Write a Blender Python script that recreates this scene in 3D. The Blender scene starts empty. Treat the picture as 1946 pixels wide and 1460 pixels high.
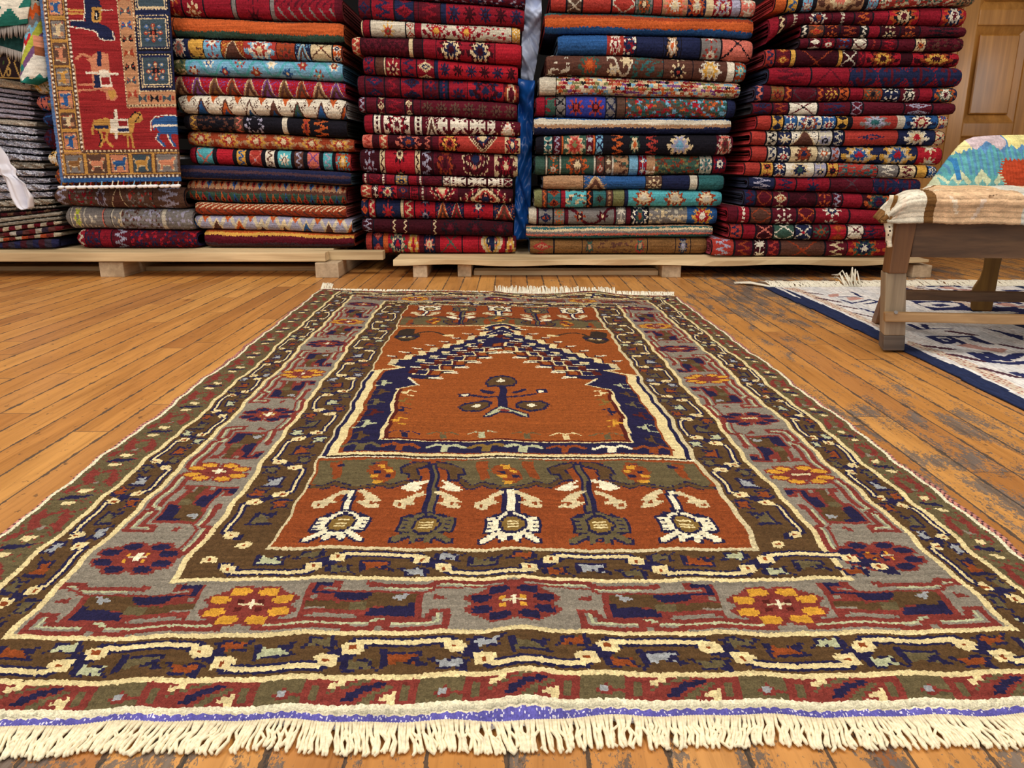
import bpy, bmesh, math, random
import numpy as np
from mathutils import Vector, Matrix
C = bpy.context.scene.collection
rng = np.random.default_rng(7)
random.seed(7)

# ------------------------------------------------------------------ camera model (metres, camera looks along +Y)
FPX = 1480.0; CAM_H = 0.42; PITCH = math.atan(420 / FPX)
def ray(x, y):
    dx = (x - 973) / FPX; dy = -(y - 730) / FPX
    c, s = math.cos(PITCH), math.sin(PITCH)
    return dx, c + dy * s, -s + dy * c
def at(x, y, Y):                       # point seen at pixel (x, y) standing at distance Y
    a, b, c = ray(x, y); t = Y / b
    return Vector((a * t, Y, CAM_H + c * t))
def on(x, y, z=0.0):                   # point seen at pixel (x, y) lying at height z
    a, b, c = ray(x, y); t = (z - CAM_H) / c
    return Vector((a * t, b * t, z))

# ------------------------------------------------------------------ colour
def lin(c):
    c = np.asarray(c, float) / 255.0
    return np.where(c <= 0.04045, c / 12.92, ((c + 0.055) / 1.055) ** 2.4)
def L4(c): return (*[float(v) for v in lin(c)], 1.0)
PAL = dict(r=(136,66,30), R=(146,76,32), b=(88,64,38), o=(98,86,58), g=(134,125,110), d=(124,52,44), n=(34,30,62),
           c=(222,202,148), w=(232,222,188), y=(204,148,50), l=(154,156,156), e=(178,180,142), m=(84,30,24), h=(124,96,46),
           k=(54,42,34), q=(204,188,146))
PAL2 = dict(r=(136,24,40), R=(168,30,44), m=(88,20,34), k=(24,22,30), n=(32,38,70), b=(44,86,140), B=(118,168,196),
            t=(48,98,100), T=(84,166,174), g=(58,86,74), G=(118,120,78), c=(212,190,150), w=(226,216,196), o=(190,90,44),
            O=(150,62,36), y=(208,158,72), p=(206,112,96), s=(172,132,98), v=(160,156,176), e=(126,120,116), u=(90,56,46),
            x=(164,56,48), i=(52,62,150), j=(176,190,50), q=(120,70,130), a=(200,190,170), d=(58,14,24), f=(128,90,52),
            h=(92,66,54), z=(74,52,60))
def lut(pal):
    t = np.zeros((256, 3))
    for k, v in pal.items(): t[ord(k)] = lin(v)
    return t
LUT, LUT2 = lut(PAL), lut(PAL2)

# ------------------------------------------------------------------ objects
def tag(o, label=None, cat=None, group=None, kind=None):
    if label: o['label'] = label
    if cat: o['category'] = cat
    if group: o['group'] = group
    if kind: o['kind'] = kind
    return o
def empty(name, loc=(0, 0, 0)):
    o = bpy.data.objects.new(name, None); C.objects.link(o); o.location = loc; o.empty_display_size = .1
    bpy.context.view_layer.update()
    return o
def link(name, me, mat, parent=None):
    o = bpy.data.objects.new(name, me); C.objects.link(o)
    for m in (mat if isinstance(mat, (list, tuple)) else [mat]): me.materials.append(m)
    if parent is not None:
        o.parent = parent
        p = parent; off = Vector((0, 0, 0))
        while p is not None: off += p.location; p = p.parent
        me.transform(Matrix.Translation(-off))
    return o
def mesh_np(name, V, F, col=None, smooth=True):
    """V (n,3), F (m,4) int, col (m,3) linear per face"""
    me = bpy.data.meshes.new(name)
    V = np.asarray(V, np.float32); F = np.asarray(F, np.int32); n = F.shape[1]
    me.vertices.add(len(V)); me.vertices.foreach_set('co', V.ravel())
    me.loops.add(F.size); me.loops.foreach_set('vertex_index', F.ravel())
    me.polygons.add(len(F)); me.polygons.foreach_set('loop_start', np.arange(0, F.size, n, dtype=np.int32))
    if smooth: me.polygons.foreach_set('use_smooth', np.ones(len(F), bool))
    if col is not None:
        a = me.attributes.new('col', 'FLOAT_COLOR', 'FACE')
        cc = np.ones((len(F), 4), np.float32); cc[:, :3] = col
        a.data.foreach_set('color', cc.ravel())
    me.update(calc_edges=True); me.validate()
    return me
def gridF(nu, nv, off=0):              # faces of a (nv+1) x (nu+1) vertex grid, row-major
    a = np.arange(nv)[:, None] * (nu + 1) + np.arange(nu)[None, :] + off
    return np.stack([a, a + 1, a + nu + 2, a + nu + 1], -1).reshape(-1, 4)
class MB:
    """collects boxes / prisms / tubes and links them as ONE mesh object"""
    def __init__(s): s.v = []; s.f = []; s.mi = []
    def add(s, vs, fs, mi=0):
        o = len(s.v); s.v += [tuple(v) for v in vs]; s.f += [[i + o for i in f] for f in fs]; s.mi += [mi] * len(fs)
    def box(s, a, b, mi=0, skew=None):
        (x0, y0, z0), (x1, y1, z1) = a, b
        s.add([(x0,y0,z0),(x1,y0,z0),(x1,y1,z0),(x0,y1,z0),(x0,y0,z1),(x1,y0,z1),(x1,y1,z1),(x0,y1,z1)],
              [(0,3,2,1),(4,5,6,7),(0,1,5,4),(1,2,6,5),(2,3,7,6),(3,0,4,7)], mi)
    def prism(s, front, d, mi=0):      # polygon 'front' (list of points) extruded by vector d
        n = len(front); d = Vector(d)
        s.add([Vector(p) for p in front] + [Vector(p) + d for p in front],
              [tuple(range(n))[::-1], tuple(range(n, 2 * n))] + [(i, (i + 1) % n, (i + 1) % n + n, i + n) for i in range(n)], mi)
    def tube(s, pts, r, n=6, mi=0):
        pts = [Vector(p) for p in pts]; rs = r if isinstance(r, (list, tuple)) else [r] * len(pts); o = []
        for k, p in enumerate(pts):
            t = (pts[min(k + 1, len(pts) - 1)] - pts[max(k - 1, 0)]).normalized()
            u = t.orthogonal().normalized() if abs(t.z) > .9 else t.cross(Vector((0, 0, 1))).normalized()
            w = t.cross(u)
            o += [p + rs[k] * (math.cos(2 * math.pi * q / n) * u + math.sin(2 * math.pi * q / n) * w) for q in range(n)]
        f = [(k * n + q, k * n + (q + 1) % n, (k + 1) * n + (q + 1) % n, (k + 1) * n + q) for k in range(len(pts) - 1) for q in range(n)]
        f += [tuple(range(n))[::-1], tuple(range((len(pts) - 1) * n, len(pts) * n))]
        s.add(o, f, mi)
    def build(s, name, mat, parent=None, bevel=0, smooth=False, seg=2):
        me = bpy.data.meshes.new(name); me.from_pydata(s.v, [], s.f); me.update()
        bm = bmesh.new(); bm.from_mesh(me)
        for p, m in zip(bm.faces, s.mi): p.material_index = m
        bmesh.ops.recalc_face_normals(bm, faces=bm.faces)
        if bevel:
            bmesh.ops.bevel(bm, geom=list(bm.edges), offset=bevel, segments=seg, affect='EDGES', profile=.6, clamp_overlap=True)
        for p in bm.faces: p.smooth = smooth
        bm.to_mesh(me); bm.free()
        return link(name, me, mat, parent)

# ------------------------------------------------------------------ materials
def mat(name):
    m = bpy.data.materials.new(name); m.use_nodes = True
    nt = m.node_tree; b = nt.nodes['Principled BSDF']
    return m, nt, b
def N(nt, t, **kw):
    n = nt.nodes.new(t)
    for k, v in kw.items():
        if k.startswith('_'): setattr(n, k[1:], v)
        else: n.inputs[k.replace('__', ' ')].default_value = v
    return n
def ramp(nt, stops, src=None, interp='LINEAR'):
    r = nt.nodes.new('ShaderNodeValToRGB'); e = r.color_ramp.elements; r.color_ramp.interpolation = interp
    while len(e) < len(stops): e.new(.5)
    for q, (p, c) in zip(e, stops): q.position = p; q.color = c if len(c) == 4 else (*c, 1)
    if src is not None: nt.links.new(src, r.inputs[0])
    return r
def mix(nt, fac, a, b, blend='MIX'):
    n = nt.nodes.new('ShaderNodeMix'); n.data_type = 'RGBA'; n.blend_type = blend
    for i, v in ((0, fac), (6, a), (7, b)):
        if hasattr(v, 'is_linked') or hasattr(v, 'links'): nt.links.new(v, n.inputs[i])
        else: n.inputs[i].default_value = v
    return n.outputs[2]
def math_(nt, op, a, b=None, c=None, clamp=False):
    n = nt.nodes.new('ShaderNodeMath'); n.operation = op; n.use_clamp = clamp
    for i, v in enumerate((a, b, c)):
        if v is None: continue
        if isinstance(v, (int, float)): n.inputs[i].default_value = v
        else: nt.links.new(v, n.inputs[i])
    return n.outputs[0]
def wool(name, fine=900, amount=.22, bump=.25, streak=None, rough=.95, samp=.26):
    m, nt, b = mat(name); b.inputs['Roughness'].default_value = rough
    b.inputs['Specular IOR Level'].default_value = .15
    a = N(nt, 'ShaderNodeAttribute', _attribute_name='col')
    tc = N(nt, 'ShaderNodeTexCoord')
    n1 = N(nt, 'ShaderNodeTexNoise', Scale=fine, Detail=2.0); nt.links.new(tc.outputs['Object'], n1.inputs['Vector'])
    r1 = ramp(nt, [(.3, (1 - amount,) * 3), (.7, (1 + amount,) * 3)], n1.outputs['Fac'])
    col = mix(nt, 1.0, a.outputs['Color'], r1.outputs[0], 'MULTIPLY')
    if streak:
        mp = N(nt, 'ShaderNodeMapping'); mp.inputs['Scale'].default_value = streak; nt.links.new(tc.outputs['Object'], mp.inputs[0])
        n2 = N(nt, 'ShaderNodeTexNoise', Scale=1.0, Detail=3.0); nt.links.new(mp.outputs[0], n2.inputs['Vector'])
        r2 = ramp(nt, [(.3, (1 - samp,) * 3), (.7, (1 + samp,) * 3)], n2.outputs['Fac'])
        col = mix(nt, 1.0, col, r2.outputs[0], 'MULTIPLY')
    nt.links.new(col, b.inputs['Base Color'])
    bp = N(nt, 'ShaderNodeBump', Strength=bump, Distance=.002); nt.links.new(n1.outputs['Fac'], bp.inputs['Height'])
    nt.links.new(bp.outputs[0], b.inputs['Normal'])
    return m
M_PILE = wool('wool_pile', 700, .30, .5, streak=(7, 170, 1), samp=.13)
M_WOOL = wool('folded_wool_pile', 420, .22, .5, streak=(9, 60, 190))
M_FLAT = wool('flatwoven_wool', 600, .16, .35, streak=(40, 14, 120))
M_KILIM = wool('floor_kilim_wool', 500, .14, .3, streak=(160, 24, 10))
def plain(name, c, rough=.9, noise=None, amt=.2, bump=0, spec=.3):
    m, nt, b = mat(name); b.inputs['Roughness'].default_value = rough; b.inputs['Specular IOR Level'].default_value = spec
    b.inputs['Base Color'].default_value = L4(c)
    if noise:
        tc = N(nt, 'ShaderNodeTexCoord'); mp = N(nt, 'ShaderNodeMapping'); mp.inputs['Scale'].default_value = noise
        nt.links.new(tc.outputs['Object'], mp.inputs[0])
        n = N(nt, 'ShaderNodeTexNoise', Scale=1.0, Detail=4.0); nt.links.new(mp.outputs[0], n.inputs['Vector'])
        a = lin(c)
        r = ramp(nt, [(.3, tuple(a * (1 - amt))), (.7, tuple(a * (1 + amt)))], n.outputs['Fac'])
        nt.links.new(r.outputs[0], b.inputs['Base Color'])
        if bump:
            bp = N(nt, 'ShaderNodeBump', Strength=bump, Distance=.003); nt.links.new(n.outputs['Fac'], bp.inputs['Height'])
            nt.links.new(bp.outputs[0], b.inputs['Normal'])
    return m
def wood(name, c0, c1, axis=0, rough=.55, scale=1.0, knots=False, coat=0):
    m, nt, b = mat(name); b.inputs['Roughness'].default_value = rough
    tc = N(nt, 'ShaderNodeTexCoord'); mp = N(nt, 'ShaderNodeMapping')
    sc = [55 * scale] * 3; sc[axis] = 2.2 * scale; mp.inputs['Scale'].default_value = sc
    nt.links.new(tc.outputs['Object'], mp.inputs[0])
    n = N(nt, 'ShaderNodeTexNoise', Scale=1.0, Detail=5.0, Roughness=.6, Distortion=.4); nt.links.new(mp.outputs[0], n.inputs['Vector'])
    r = ramp(nt, [(.28, tuple(lin(c0))), (.72, tuple(lin(c1)))], n.outputs['Fac'])
    mp2 = N(nt, 'ShaderNodeMapping'); s2 = [9.0] * 3; s2[axis] = 2.5; mp2.inputs['Scale'].default_value = s2
    nt.links.new(tc.outputs['Object'], mp2.inputs[0])
    n2 = N(nt, 'ShaderNodeTexNoise', Scale=1.0, Detail=2.0); nt.links.new(mp2.outputs[0], n2.inputs['Vector'])
    r2 = ramp(nt, [(.35, (.72, .7, .66)), (.65, (1.12,) * 3)], n2.outputs['Fac'])
    nt.links.new(mix(nt, 1.0, r.outputs[0], r2.outputs[0], 'MULTIPLY'), b.inputs['Base Color'])
    bp = N(nt, 'ShaderNodeBump', Strength=.2, Distance=.001); nt.links.new(n.outputs['Fac'], bp.inputs['Height'])
    nt.links.new(bp.outputs[0], b.inputs['Normal'])
    b.inputs['Coat Weight'].default_value = coat; b.inputs['Coat Roughness'].default_value = .18
    return m
M_PINE = wood('pale_pallet_pine', (196,166,122), (236,212,166), 0, .7)
M_PINEY = wood('pallet_block_pine', (168,146,118), (214,192,158), 1, .75)
M_RAIL = wood('dark_bench_rail_wood', (84,58,38), (134,98,66), 0, .5)
M_LEG = wood('bench_leg_wood', (112,74,42), (146,100,60), 2, .5)
M_FOOT = wood('worn_pale_leg_wood', (138,120,100), (194,174,144), 2, .6)
M_TIP = wood('greyed_leg_foot_wood', (98,88,82), (138,126,116), 0, .7)
M_STR = wood('bench_stretcher_wood', (150,112,72), (198,158,108), 0, .5)
M_CURVE = wood('golden_back_leg_wood', (120,84,32), (158,116,50), 2, .45)
M_DOOR = wood('varnished_door_wood', (166,112,48), (206,148,74), 2, .33, .7, coat=.35)
M_CORD = plain('cream_cotton_cord', (250,236,200), .9, (300, 300, 300), .18, .3)
M_CORDW = plain('white_cotton_cord', (246,238,216), .9, (300, 300, 300), .15, .3)
# ------------------------------------------------------------------ knotted pattern canvas
class Canvas:
    def __init__(s, nu, nv, fill): s.a = np.full((nv, nu), ord(fill), np.uint8); s.nu = nu; s.nv = nv
    def poly(s, pts, c):
        p = np.asarray(pts, float); x0, y0 = np.floor(p.min(0)).astype(int); x1, y1 = np.ceil(p.max(0)).astype(int)
        x0 = max(x0, 0); y0 = max(y0, 0); x1 = min(x1, s.nu); y1 = min(y1, s.nv)
        if x1 <= x0 or y1 <= y0: return
        X, Y = np.meshgrid(np.arange(x0, x1) + .5, np.arange(y0, y1) + .5); ins = np.zeros(X.shape, bool)
        for (ax, ay), (bx, by) in zip(p, np.roll(p, -1, 0)):
            if ay == by: continue
            t = ((ay > Y) != (by > Y)) & (X < (bx - ax) * (Y - ay) / (by - ay) + ax); ins ^= t
        s.a[y0:y1, x0:x1][ins] = ord(c)
    def rect(s, x, y, w, h, c):
        x0, x1 = int(round(x - w / 2)), int(round(x + w / 2)); y0, y1 = int(round(y - h / 2)), int(round(y + h / 2))
        s.a[max(y0, 0):max(y1, 0), max(x0, 0):max(x1, 0)] = ord(c)
    def line(s, pts, c, w=1):
        for (ax, ay), (bx, by) in zip(pts[:-1], pts[1:]):
            n = int(max(abs(bx - ax), abs(by - ay)) * 1.5) + 1
            for k in range(n + 1):
                s.rect(ax + (bx - ax) * k / n, ay + (by - ay) * k / n, w, w, c)
    def frame(s, x0, x1, y0, y1, c): s.a[int(round(y0)):int(round(y1)), int(round(x0)):int(round(x1))] = ord(c)
def parse(txt):
    for ln in txt.strip().split('\n'):
        t = ln.split(); v = list(map(float, t[1:])); yield t[0], list(zip(v[::2], v[1::2]))
def draw(cv, txt, f=lambda x, y: (x, y), recol={}):
    for h, pts in parse(txt):
        q = [f(*p) for p in pts]
        if h[0] == 'L': cv.line(q, recol.get(h[1], h[1]), int(h[2]))
        else: cv.poly(q, recol.get(h, h))
NEAR='''d 113.5 55 122.5 55.5 123 51 148 51 148 36 130 36 129 38 117.5 38 117 36.5 113.5 35.5 113.5 43 113.5 49
g 118 52 122.5 52 122.5 50.5 118.5 51
n 115 55 120.5 55 120.5 53 116.5 52.5 116.5 50 122 49.5 133.5 50 133 46.5 131 45.5 123.5 45.5 121.5 48 115.5 48 115 49.5
b 133 49 146 50 146 43.5 144 42 134 41.5 132 40 123 40 114 41 114.5 44 123.5 43.5 132 45
l 139 46 140 48.5 144.5 49.5 142 45.5
o 127 43.5 132.5 44.5 132.5 40 127 40
n 131.5 37 133.5 41 143.5 42 144 44 146 44 146 37
g 114 40.5 120 41 119.5 40 114 39.5
g 114.5 47 116.5 47 118.5 46 115 45
g 118 38 129 38 130 36 133.5 35.5 127.5 35 118 35.5
d 150.5 46.5 151.5 48.5 155 46 155 45 151.5 45
Ld2 101.5 34.5 134.5 34.5
Ld2 102.5 31 135.5 30.5
Le1 102 32.5 134 32.5 135.5 35 138.5 35 140.5 32.5 152 32.5 152.5 38.5
Ld2 139 34 150 34 151 39 155 39 154.5 30.5 139.5 30.5 137.5 33 135.5 32
Le1 136 52 149 52 150.5 54.5 171 55 174 52
Ld2 131 54.5 134.5 54 136.5 53.5 149.5 53.5 151 56 170 56 174.5 54
Ld1 137 50.5 149 50.5 152 52.5 170 53 174.5 50.5
d 131 55 134 54.5 134.5 52 131.5 53'''
GUARD='''d -14.5 9.5 13.5 10 13.5 1.5 -14.5 2
o -12.5 7.5 -11 8.5 -10.5 3.5 -12.5 3.5
o 9.5 8.5 11.5 8.5 11.5 3 9.5 3
o -9 4 -8.5 6 -2.5 8 2.5 10 -1.5 10 -5 8 -7.5 6.5
o -0.5 2.5 1.5 5 6 8 8 8.5 7 7 3.5 4.5 2.5 2.5
n -5 3 -4 5.5 -0.5 7.5 2 8.5 5 9.5 5 8 2.5 7 -0.5 5 -2 3
c -9 6.5 -8.5 9 -4.5 10 -5 8.5 -7 7.5
c 4 3 6 5 8 6.5 8 2.5 6 2.5
d -21.5 4.5 -20 7 -17.5 5.5 -15.5 5.5 -15 4.5 -17.5 4 -19.5 2.5
l -21.5 5 -20 6 -18 5 -19.5 3.5'''
HEAD='''n -11 -4 -11 2.5 -9 5.5 -5.5 9 -2 11 3.5 9 9 4 11 -4.5 9 -5.5 12 -13 10 -14 5.5 -10 2.5 -12 -1 -14.5 -4.5 -13.5 -6.5 -12.5 -10.5 -15 -13 -14 -8.5 -8 -9 -5.5
w -10 -4 -10.5 3 -5 7.5 -2 9.5 2.5 8.5 9 4 9 -4.5 6.5 -5.5 10.5 -10.5 10.5 -13 9 -12.5 4.5 -9 2.5 -12 0.5 -10 1.5 -7.5 0.5 -6 -2.5 -5.5 -1 -9 -3 -12 -4 -11.5 -4.5 -9.5 -6 -8.5 -11 -13.5 -11.5 -12 -7 -7 -7 -5.5 -9.5 -4.5
n -4.5 -4 -5 1 -5 5.5 -1.5 7.5 3 6 5 1 5.5 -4 3.5 -6.5 1.5 -7.5 -1.5 -6.5
h -3.5 -3.5 -4.5 1.5 -3.5 5 -0.5 5.5 2.5 4.5 4 0 4.5 -4 2 -6 -1 -5.5
Lc1 -2.5 2.5 2.5 3
Lc1 -2.5 0 2.5 0.5
Lc1 -2.5 -2.5 2.5 -2
Ln1 -9.5 1.5 -7.5 2
Ln1 -9 -1 -7 -0.5
Ln1 6.5 2 8 2.5
Ln1 6 -0.5 8 0
Ln1 6 -2.5 8 -2.5'''
ARMS='''w -12.5 14.5 -12.5 19 -10 20.5 -7.5 24.5 -5 27.5 -2.5 28.5 -2 25.5 -5.5 23 -6 20 -4 17.5 -5 16.5 -7 17 -8 13 -10.5 12.5
r -11 17 -10 17.5 -9.5 15 -11 15
w 1 28 3 29 9 23.5 12 19 10 18 12.5 15 12 13 7.5 13.5 3 18 6 19.5 4 24
r 8 19 10 18 9.5 15.5 8 16.5'''
PANEL='''o 96 153 135 154 131 144.5 133.5 135 133.5 132 127 126.5 123 130 119.5 126.5 114.5 125 111.5 126 106 131 102.5 127 96.5 129
Ln3 96.5 126.5 101.5 126 105 130 112.5 124 120.5 126.5 123 129 127.5 126 134 131.5
Lb2 96.5 126.5 101.5 126 105 130 112.5 124 120.5 126.5 123 129 127.5 126 134 131.5
o 147.5 153.5 178 156.5 177 126 174.5 124.5 169.5 128.5 163 130 158.5 127 154.5 131 154.5 142 156.5 145
Ln3 153.5 135 158.5 126.5 163.5 130 168.5 126.5 174.5 124.5 177 125
Lb2 153.5 135 158.5 126.5 163.5 130 168.5 126.5 174.5 124.5 177 125
n 130.5 139.5 130.5 146 136 153.5 143 153.5 143.5 147.5 137.5 144 139.5 133 134 133 132.5 138.5
b 131 140 131.5 145 137 152 142.5 152 142.5 149.5 136.5 145 138.5 134 134.5 134 133.5 140
n 144.5 153.5 152.5 150.5 157 146 157.5 139 154.5 138 153.5 132.5 149 132.5 149.5 143.5 145 147
b 145 152 152 149 156.5 145 156.5 140 153.5 139.5 153 134 149.5 134 150 144 146 148
r 101 150.5 106 152 106 135 103 133.5
r 119.5 151 125 152 125.5 135.5 122 133
r 162.5 153 167.5 153 165.5 135 162.5 133.5
n 104 148 107.5 150 107.5 146 104.5 145.5
n 118.5 149.5 121.5 150 124.5 147.5 121 146
n 112 101.5 111 123.5 115 123.5 116.5 103.5
w 113.5 103 112 122.5 114 122.5 115 104
n 142.5 103.5 142.5 151 146 151.5 147 103.5
o 144.5 103.5 143.5 149.5 145 149.5 146 103.5
w 131.5 125 135 131 142 134 142.5 131.5 139 129 140.5 126.5 137 122.5 134.5 123.5
w 146.5 133.5 152 130 156 124.5 155 122.5 150.5 123.5 147 127 149.5 129'''
ROSE='''r -6.5 2 -5 7 -1 10 4 5.5 5.5 0.5 5 -5.5 2 -10 -3 -6
y -2 8.5 2 8.5 2 5 -0.5 5
y 1 3 4.5 3.5 4.5 0 2 0.5
y -5 -1.5 -1 -1 -1 -4 -4 -4
y -3 -7 2 -7 1 -10 -2 -10
n -3.5 2 -0.5 2.5 -0.5 -0.5 -3 -0.5
n 1 -1.5 4 -1.5 4 -4 1.5 -4'''
VASE='''n 171 227 172 265 175.5 265 176 227
n 164.5 274.5 167.5 284.5 174.5 287 181 285 183.5 275 181.5 267 174 263 166.5 264.5
b 166 275 169 282.5 174.5 284.5 180 282.5 182.5 275 180.5 269 174 265.5 167.5 267.5
w 171.5 274.5 173.5 280 176.5 275 173.5 272.5
n 150 232 153.5 239 164.5 241 168 236 167 228 161 222.5 153 224
b 151 232 155 237 163.5 238.5 166.5 235 166 229 161 225 154 226.5
w 157 232.5 160 236 162.5 232.5 160 229
n 179.5 235 183.5 240.5 194.5 241 198 234 195.5 226.5 187 223 180.5 228.5
b 181 234 184.5 238.5 193.5 239 196.5 234 194 228.5 187 225.5 182 230
w 186 234 188.5 237 191 233.5 188 230
n 161.5 212 163 218.5 173.5 230.5 185.5 219 185.5 213 180 214.5 176 218.5 170.5 218.5 166.5 212
e 163 213.5 164 217.5 173 228.5 184.5 218 184 214.5 178 220.5 173 222.5 167.5 216.5
d 170.5 222.5 173 225 176.5 223 173 220
Ln2 172.5 245 166.5 244.5 160.5 249.5 156.5 252.5
Ln2 175.5 245 182 248.5 191.5 253.5
n 160.5 261.5 163.5 260.5 170 253.5 167.5 250 162.5 255
n 187.5 263.5 184.5 261.5 178 254.5 180 252 186 258
n 149 255.5 156 256.5 156 250 150.5 250
w 151 254.5 155 255 154.5 251.5 152 251.5
n 192.5 261 198.5 261.5 198 254 192 253.5
w 193.5 259.5 196.5 259.5 196 255.5 193.5 255.5'''
HAND='''k 97.5 393.5 98.5 402 97.5 416 99 422 103 425.5 109 423 110 408 115 404.5 116 397.5 114 389.5 108 381 103 382
n 99 399 111.5 401.5 115.5 399 114.5 394.5 98.5 393
b 100.5 395 113 397.5 112 390.5 103 388.5
c 102.5 394.5 105.5 398 106 392.5
c 107.5 393 109 399 111.5 396.5
Lk2 111 405.5 115.5 413 121.5 415.5 126 413.5 131.5 407 134.5 403
c 131.5 403 135 406 140.5 406 140 400.5 135 399.5'''
KILIM='''N 6 379 14 379 12 321 13 283 14 239 12 218 12 196 15 177 14 152 12 107 16 114 18 154 16 169 16 186 15 201 16 226 18 246 18 296 16 363 15 380
s 15 379 20 360 20 262 20 235 26 250 25 274 26 360 25 379
s 16 204 21 177 18 117 24 127 27 169 23 201 21 212
p 35 349 44 354 40 343 33 340
p 42 337 50 340 52 332 41 327
Ln2 55 360 54 340 39 340
Ln2 36 329 37 316 54 329 56 321 44 314
Ln2 35 299 37 285 47 296
Lm2 26 311 32 297
Lm2 25 285 31 270
Lm2 23 337 32 321
Lm2 24 360 32 351
n 77 325 98 322 105 314 102 301 131 301 123 283 95 290 86 292 75 290 75 294
w 77 314 89 320 102 314 100 306 91 300 82 300 77 306
n 83 309 93 314 94 306 85 302
w 82 290 93 285 85 281
l 89 285 118 287 120 281 91 276
Ln3 41 250 40 239 56 239
Ln3 45 242 48 250
Ln3 36 221 36 205 42 210 40 215
Ln3 37 221 49 220 57 221 56 204 54 210 54 215
Ln3 45 218 44 202
p 38 201 46 205 50 196 58 193 52 186 45 192
n 74 241 76 228 77 210 83 220 80 226 78 235
Lm3 52 233 60 223
Lm3 26 183 33 170
Lm3 26 158 32 143
Lm3 23 201 32 193
Lm3 61 202 66 193
Ln4 37 185 36 169 43 166 50 168
Ln4 44 185 45 172
Ln4 38 183 44 179 40 174 38 175
Ln4 48 175 57 183 59 182
Ln4 35 150 36 145'''
HORSE='''r 25.5 -0.5 74.5 -0.5 71.5 32.5 71.5 121 124.5 121 122 161 27.5 161
s 73.5 -0.5 88 -0.5 84 104.5 123.5 106 123 120 70.5 120
n 88 -0.5 140 -0.5 123.5 105 84.5 105
n 42 -0.5 51 -0.5 57 27.5 53 41.5 60.5 44.5 65.5 50 66 57 56.5 58 51.5 56 50 49 40 46.5 27 44.5 27 40 40.5 40 41.5 30
Lw1 39 7 41 19.5 41.5 31 39.5 39 26.5 39.5
Lw1 26 45.5 39.5 47 49.5 49.5 51.5 56 58 58 65.5 57 64.5 49.5
Ly2 27.5 29.5 39 30
Ly2 26.5 33 39.5 32.5
y 48 27.5 57 27.5 55 41.5 46.5 41.5
k 50 30.5 54.5 30.5 53 39.5 49 39.5
w 51.5 32 52.5 32 52 38 50.5 38
Lw1 57 29.5 67 30
p 38 75.5 49 68.5 58 70 58.5 80.5 56.5 98.5 61 103.5 63 111 59 114.5 52.5 113 52 106 41.5 103 41.5 90.5 41.5 79.5
n 48 68.5 52 68.5 51 82 47 82
n 43 90.5 49 90.5 48.5 102 42 102
Lw2 37.5 88 55 89 65.5 89.5
w 48 84.5 57 85.5 59 101 47.5 101
r 49.5 92 57.5 92.5 57 99 49.5 98.5
Lp2 29 98.5 42 99.5
Lp2 28 104.5 43 103.5
Lp2 28.5 75.5 34.5 70.5 40.5 73
y 53.5 103.5 61 104 62 110.5 55.5 113.5
y 38.5 132 50.5 130 54.5 131.5 70.5 131.5 79 124.5 85 125.5 87 131.5 83 135.5 78.5 134.5 76 142 71.5 147 57 146 48 143.5 40 142 36.5 138.5
Ly2 39 134 36.5 139 36 144.5
Ly2 43 142 45 151.5 42 156.5
Ly2 49 144.5 47.5 150.5 53 157.5
Ly2 68.5 146 68.5 157.5
Ly2 73 144.5 74.5 158
Lk1 41.5 142 43 151 40.5 156.5
Lk1 78 134.5 84.5 127.5 79 125 71 131.5
n 38 137 51 137.5 51 140 38 139.5
w 53.5 131.5 71.5 131.5 70.5 144 52 144
r 61 133 70 133 69.5 138.5 60.5 138.5
n 58.5 140 71 139.5 71 143.5 58.5 143.5
Lw3 59.5 123 59 129 57.5 148
Lu1 58 125 57.5 130
b 98 131.5 112.5 128.5 124 129.5 122.5 146.5 103.5 146 100 140 97 142 95.5 134.5
Lw1 94.5 142.5 95 134 99.5 129.5 112.5 128 122.5 129.5
Lw2 97.5 138.5 121 137.5
Lb2 102 146 100.5 150.5 107 156.5
Lb2 112.5 146 113 150.5 117 157.5
Lw1 100.5 146.5 98.5 150.5 105.5 157.5
Lw1 110.5 146.5 111.5 150.5 115.5 158'''

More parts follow.
